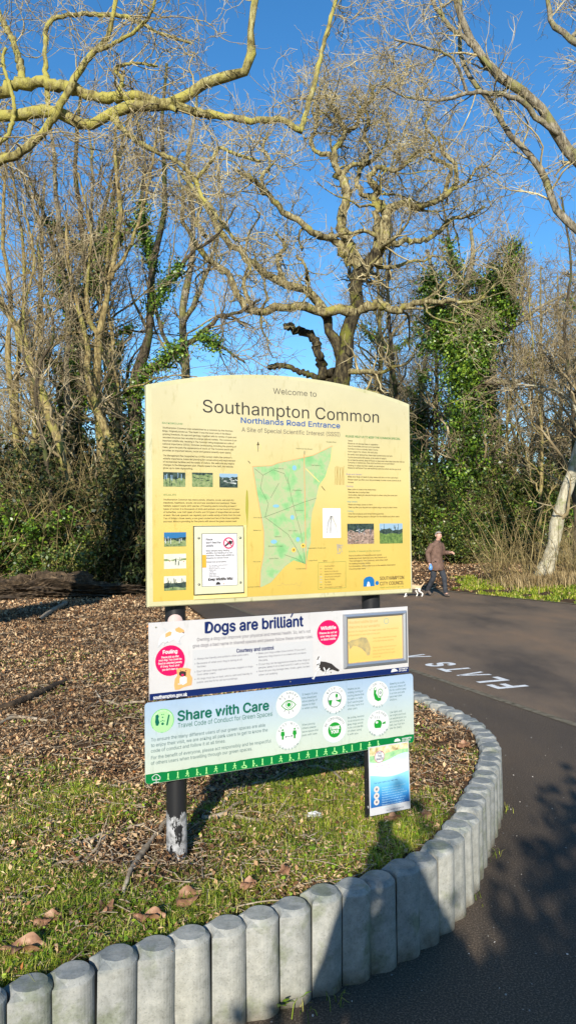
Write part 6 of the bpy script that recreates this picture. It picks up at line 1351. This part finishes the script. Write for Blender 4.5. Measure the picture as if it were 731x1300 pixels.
def hand(w, d, up, sgn, curl=.5, s=1.0):
    """palm at wrist w pointing along d; up = back of the hand"""
    w = np.array(w, float); d = unit(np.array(d, float)); up = np.array(up, float); sd_ = unit(np.cross(d, up))*sgn; up = unit(np.cross(sd_, d))*sgn
    out = []; v, f = capsule_chain([w, w+d*.03*s, w+d*.075*s], [.022*s, .030*s, .032*s], 8); out.append((v, f))
    for i, (o_, L) in enumerate(((-.030, .062), (-.011, .072), (.009, .068), (.027, .052))):
        a = w+d*.080*s+sd_*o_*s; c1 = curl*.9; d1 = unit(d*math.cos(c1)-up*math.sin(c1)); d2 = unit(d*math.cos(c1*2)-up*math.sin(c1*2))
        v, f = capsule_chain([a-d*.02*s, a, a+d1*L*.5*s, a+d1*L*.5*s+d2*L*.5*s], [.009*s, .0095*s, .0085*s, .007*s]); out.append((v, f))
    a = w+d*.03*s-sd_*.028*s; d1 = unit(d*.7-sd_*.6-up*.25)
    out.append(capsule_chain([a, a+d1*.03*s, a+unit(d*.9-sd_*.2-up*.3)*.035*s+d1*.03*s], [.012*s, .011*s, .0085*s]))
    return out
def person(label, J, mats, scale, loc, rz, arms, look=(0, -1, -.35)):
    t = empty('person', loc, rz, label, 'person'); t.scale = (scale,)*3
    N_ = dict(pelvis=(0, 0, .95, .12, .10), waist=(0, -.005, 1.10, .115, .09), chest=(0, -.02, 1.28, .135, .10), uchest=(0, -.035, 1.40, .085, .07), neck=(0, -.065, 1.50, .052), jaw=(0, -.115, 1.562, .062), head=(0, -.125, 1.630, .082, .090), crown=(0, -.115, 1.692, .066))
    E_ = [('pelvis', 'waist'), ('waist', 'chest'), ('chest', 'uchest'), ('uchest', 'neck'), ('neck', 'jaw'), ('jaw', 'head'), ('head', 'crown')]
    for s, S in ((-1, 'r'), (1, 'l')):
        A = arms[S]; L = J[S]
        N_.update({'sh'+S: (s*.15, -.03, 1.385, .042), 'el'+S: (*A[0], .042), 'wr'+S: (*A[1], .027), 'hp'+S: (s*.085, 0, .90, .085), 'kn'+S: (*L[0], .055), 'cf'+S: (*[(a*.65+b*.35) for a, b in zip(L[0], L[1])], .052), 'an'+S: (*L[1], .036), 'to'+S: (*L[2], .028)})
        E_ += [('uchest', 'sh'+S), ('sh'+S, 'el'+S), ('el'+S, 'wr'+S), ('pelvis', 'hp'+S), ('hp'+S, 'kn'+S), ('kn'+S, 'cf'+S), ('cf'+S, 'an'+S), ('an'+S, 'to'+S)]
    ex = []
    for s, S in ((-1, 'r'), (1, 'l')): ex += hand(arms[S][1], arms[S][2], arms[S][3], s, arms[S][4])
    # nose, ears, brow in the same mesh
    ex.append(capsule_chain([(0, -.200, 1.625), (0, -.214, 1.602), (0, -.214, 1.588)], [.008, .011, .013], 8))
    for s in (-1, 1): ex.append(capsule_chain([(s*.078, -.095, 1.652), (s*.092, -.085, 1.635), (s*.084, -.09, 1.605)], [.010, .016, .009], 8))
    ex.append(capsule_chain([(-.026, -.180, 1.558), (0, -.188, 1.556), (.026, -.180, 1.558)], [.006, .008, .006], 6))
    link('body', skin_mesh('body', N_, E_, 'pelvis', mats['skin'], 2, ex), t, False)
    bm = bmesh.new(); rings = []; ns = 28
    for z, rx, ry, cy in ((.70, .205, .185, -.01), (.71, .215, .195, -.01), (.82, .21, .185, -.01), (.95, .195, .16, 0), (1.02, .182, .145, 0), (1.12, .185, .142, -.005), (1.25, .195, .142, -.02), (1.34, .19, .128, -.03), (1.40, .165, .112, -.038), (1.445, .125, .095, -.048), (1.475, .085, .082, -.058), (1.505, .070, .072, -.064)):
        rings.append([bm.verts.new((rx*math.cos(2*PI*k/ns)*(1+.02*math.sin(k*3+z*20)), cy+ry*math.sin(2*PI*k/ns)*(1+.025*math.sin(k*2.3+z*31)), z+.006*math.sin(k*1.7))) for k in range(ns)])
    for p, q in zip(rings[:-1], rings[1:]):
        for k in range(ns): bm.faces.new((p[k], p[(k+1) % ns], q[(k+1) % ns], q[k]))
    bm.faces.new(rings[0][::-1])
    for s, S in ((-1, 'r'), (1, 'l')):
        A = arms[S]; wr = np.array(A[1]); el = np.array(A[0]); sh = np.array((s*.135, -.03, 1.385)); cu = el+(wr-el)*.95
        Pc = catmull([sh, sh*.45+el*.55+np.array([s*.012, 0, .012]), el, (el+cu)/2, cu], 4); Rc = np.interp(np.linspace(0, 1, len(Pc)), [0, .2, .5, .85, 1], [.088, .080, .066, .058, .050]); Rc = Rc*(1+.05*np.sin(np.arange(len(Rc))*2.1))
        v, f = tubes(Pc[None], Rc[None], 14); vs_ = [bm.verts.new(tuple(p)) for p in v]
        for q in f: bm.faces.new([vs_[i] for i in q])
        bm.faces.new(vs_[-14:]); bm.faces.new(vs_[:14][::-1])
    jk = link('jacket', bm_mesh('jacket', bm, mats['jacket'], True), t, False)
    link('collar', skin_mesh('collar', dict(a=(-.06, -.045, 1.50, .022), b=(-.035, -.115, 1.475, .020), c=(0, -.135, 1.445, .018), d=(.035, -.115, 1.475, .020), e=(.06, -.045, 1.50, .022), f=(0, .01, 1.515, .022)), [('a', 'b'), ('b', 'c'), ('c', 'd'), ('d', 'e'), ('e', 'f'), ('f', 'a')], 'a', mats['collar'], 2), jk, False)
    Tn = dict(pv=(0, 0, .93, .135, .11)); Et = []
    for s, S in ((-1, 'r'), (1, 'l')):
        L = J[S]; mid = [(a+b)/2 for a, b in zip((s*.09, 0, .88), L[0])]; cu = [(a*-.09+b*1.09) for a, b in zip(L[0], L[1])]
        Tn.update({'h'+S: (s*.085, 0, .88, .105), 'm'+S: (*mid, .095), 'k'+S: (*L[0], .080), 'c'+S: (*[(a+b)/2 for a, b in zip(L[0], L[1])], .064), 'u'+S: (*cu, .062)}); Et += [('pv', 'h'+S), ('h'+S, 'm'+S), ('m'+S, 'k'+S), ('k'+S, 'c'+S), ('c'+S, 'u'+S)]
    link('trousers', skin_mesh('trousers', Tn, Et, 'pv', mats['trousers'], 2), t, False)
    for s, S in ((-1, 'r'), (1, 'l')):
        L = J[S]; an = np.array(L[1]); to = np.array(L[2]); hl = an+np.array([0, .045, -.055]) if an[2] < .12 else an+(an-to)*.25+np.array([0, .0, -.03]); tt = to+(to-an)*np.array([.25, .25, 0])
        link('shoe', skin_mesh('shoe', dict(a=(*an, .048), h=(*hl, .040), m=(*((hl+tt)/2+np.array([0, 0, .012])), .045), t=(*tt, .038, .030)), [('a', 'h'), ('h', 'm'), ('m', 't')], 'h', mats['shoe'], 2), t, False)
    # short hair: cap over the back and sides of the skull
    bm = bmesh.new(); bmesh.ops.create_icosphere(bm, subdivisions=4, radius=1)
    for v_ in bm.verts:
        c = v_.co; v_.co = Vector((c.x*.089, -.108+c.y*.098, 1.655+c.z*.088))
    dl = [v_ for v_ in bm.verts if (v_.co.y < -.125 and v_.co.z < 1.695) or v_.co.z < 1.60]; bmesh.ops.delete(bm, geom=dl, context='VERTS')
    link('hair', bm_mesh('hair', bm, mats['hair'], True), t, False)
    for s in (-1, 1):
        bm = bmesh.new(); bmesh.ops.create_uvsphere(bm, u_segments=10, v_segments=8, radius=.0075, matrix=Matrix.Translation((s*.031, -.203, 1.628))); link('eye', bm_mesh('eye', bm, mats['eye'], True), t, False)
    return t
sk_ = plain('skin', (.52, .30, .22), .55); eye_ = plain('eye', (.04, .03, .03), .2)
wm = dict(skin=sk_, jacket=noisy('brown jacket cloth', [(.35, (.10, .060, .045)), (.65, (.165, .10, .075))], 14, .85, .3, .01), trousers=noisy('charcoal trousers', [(.35, (.022, .025, .032)), (.65, (.045, .048, .058))], 14, .85, .2, .01), shoe=plain('brown shoe', (.10, .075, .06), .6), hair=plain('grey hair', (.30, .26, .22), .8), collar=plain('black collar', (.015, .018, .025), .7), eye=eye_)
dw = 18.35; pw = at_depth(554, 757, dw)
walk = person('older man in brown jacket and dark trousers walking on the road edge, looking down', {'r': ((-.08, .03, .50), (-.085, .27, .15), (-.085, .155, .045)), 'l': ((.09, -.20, .51), (.095, -.235, .10), (.095, -.36, .045))}, wm, 1.60/1.745, (pw.x, pw.y, .0), rad(32),
   {'r': ((-.255, .05, 1.15), (-.265, -.03, .90), (0, -.25, -1), (-1, 0, 0), .7), 'l': ((.255, -.01, 1.16), (.26, -.27, 1.17), (.05, -1, .12), (0, .1, 1), .8)})
# thing in his hand: small blue bag
mw = Matrix.LocRotScale(walk.location, walk.rotation_euler, walk.scale); hp = mw @ Vector((-.268, -.07, .80))
bm = bmesh.new(); bmesh.ops.create_icosphere(bm, subdivisions=3, radius=1)
for v_ in bm.verts:
    c = v_.co; r_ = 1+.16*math.sin(c.x*9+c.z*5)+.1*math.sin(c.y*11); k_ = .55+.45*sstep(np.array(.5-c.z*.6)).item(); v_.co = Vector((c.x*.052*r_*k_, c.y*.045*r_*k_, c.z*.085))
o = link('blue_bag', bm_mesh('blue_bag', bm, plain('blue plastic bag', (.10, .26, .60), .35), True)); o.location = hp; tag(o, 'small knotted blue bag held in the right hand of the walking man', 'bag')
# dog
dp = at_depth(522, 756.5, 18.3); dn = dict(rump=(.20, 0, .235, .062), loin=(.08, 0, .245, .060), chest=(-.10, 0, .235, .078), with_=(-.17, 0, .255, .062), neck=(-.235, 0, .305, .042), skull=(-.285, 0, .335, .042), muz=(-.335, 0, .322, .026), nose=(-.362, 0, .318, .016), tail1=(.265, 0, .255, .018), tail2=(.32, 0, .31, .013), tail3=(.34, 0, .36, .008))
de = [('rump', 'loin'), ('loin', 'chest'), ('chest', 'with_'), ('with_', 'neck'), ('neck', 'skull'), ('skull', 'muz'), ('muz', 'nose'), ('rump', 'tail1'), ('tail1', 'tail2'), ('tail2', 'tail3')]
for s, st in ((-1, .05), (1, -.04)):
    S = 'a' if s < 0 else 'b'
    dn.update({'th'+S: (.19, s*.05, .19, .040), 'kn'+S: (.155+st*.5, s*.055, .135, .024), 'ho'+S: (.225+st, s*.055, .080, .015), 'pa'+S: (.205+st, s*.055, .014, .016), 'tp'+S: (.180+st, s*.055, .012, .014),
               'el'+S: (-.13, s*.055, .165, .028), 'wr'+S: (-.14-st*.7, s*.055, .075, .015), 'fp'+S: (-.15-st, s*.055, .014, .015), 'ft'+S: (-.172-st, s*.055, .012, .014)})
    de += [('rump', 'th'+S), ('th'+S, 'kn'+S), ('kn'+S, 'ho'+S), ('ho'+S, 'pa'+S), ('pa'+S, 'tp'+S), ('chest', 'el'+S), ('el'+S, 'wr'+S), ('wr'+S, 'fp'+S), ('fp'+S, 'ft'+S)]
m, t_, b_ = newmat('tan coat with white legs'); tc = t_.nodes.new('ShaderNodeTexCoord'); sp = t_.nodes.new('ShaderNodeSeparateXYZ'); t_.links.new(tc.outputs['Object'], sp.inputs[0]); n_ = noise(t_, 14, 4); ad = t_.nodes.new('ShaderNodeMath'); ad.operation = 'MULTIPLY_ADD'; ad.inputs[1].default_value = .14; t_.links.new(n_.outputs[0], ad.inputs[0]); t_.links.new(sp.outputs['Z'], ad.inputs[2])
r_ = ramp(t_, [(.235, (.70, .66, .60)), (.29, (.50, .36, .21))]); t_.links.new(ad.outputs[0], r_.inputs[0]); t_.links.new(r_.outputs[0], b_.inputs['Base Color']); b_.inputs['Roughness'].default_value = .9
dog = empty('dog', (dp.x, dp.y, 0), rad(14), 'small tan dog with white legs beside the walking man, partly behind the board', 'dog')
link('body', skin_mesh('body', dn, de, 'rump', m, 2), dog, False)
for s in (-1, 1): link('ear', skin_mesh('ear', dict(a=(-.275, s*.030, .365, .012), b=(-.272, s*.045, .352, .014), c=(-.278, s*.052, .325, .008)), [('a', 'b'), ('b', 'c')], 'a', plain('tan ear', (.30, .17, .08), .9), 1), dog, False)
for s in (-1, 1):
    bm = bmesh.new(); bmesh.ops.create_uvsphere(bm, u_segments=8, v_segments=6, radius=.006, matrix=Matrix.Translation((-.312, s*.024, .345))); link('eye', bm_mesh('eye', bm, eye_, True), dog, False)
# the photographer, standing behind the viewpoint; his shadow falls over the posts
pm = dict(wm); pm.update(jacket=plain('navy coat', (.02, .03, .06), .8), trousers=plain('dark jeans', (.02, .03, .05), .8))
ph = person('person behind the viewpoint holding a phone up, whose shadow falls over the edging posts', {'r': ((-.11, -.02, .50), (-.12, .02, .09), (-.13, -.12, .045)), 'l': ((.11, -.02, .50), (.12, .02, .09), (.13, -.12, .045))}, pm, 1.0, (0.0, -.44, 0), PI,
   {'r': ((-.27, -.10, 1.14), (-.075, -.33, 1.54), (.35, -.5, .5), (-.6, .3, .3), .9), 'l': ((.27, -.10, 1.14), (.075, -.33, 1.54), (-.35, -.5, .5), (.6, .3, .3), .9)})
bm = bmesh.new(); bmesh.ops.create_cube(bm, size=1); bmesh.ops.scale(bm, verts=bm.verts, vec=(.076, .009, .155)); bmesh.ops.bevel(bm, geom=bm.edges[:], offset=.004, segments=2, affect='EDGES')
o = link('phone', bm_mesh('phone', bm, plain('black phone', (.02, .02, .02), .3))); o.location = (0, -.032, 1.63); tag(o, 'black phone held upright at the viewpoint by the photographer', 'phone')
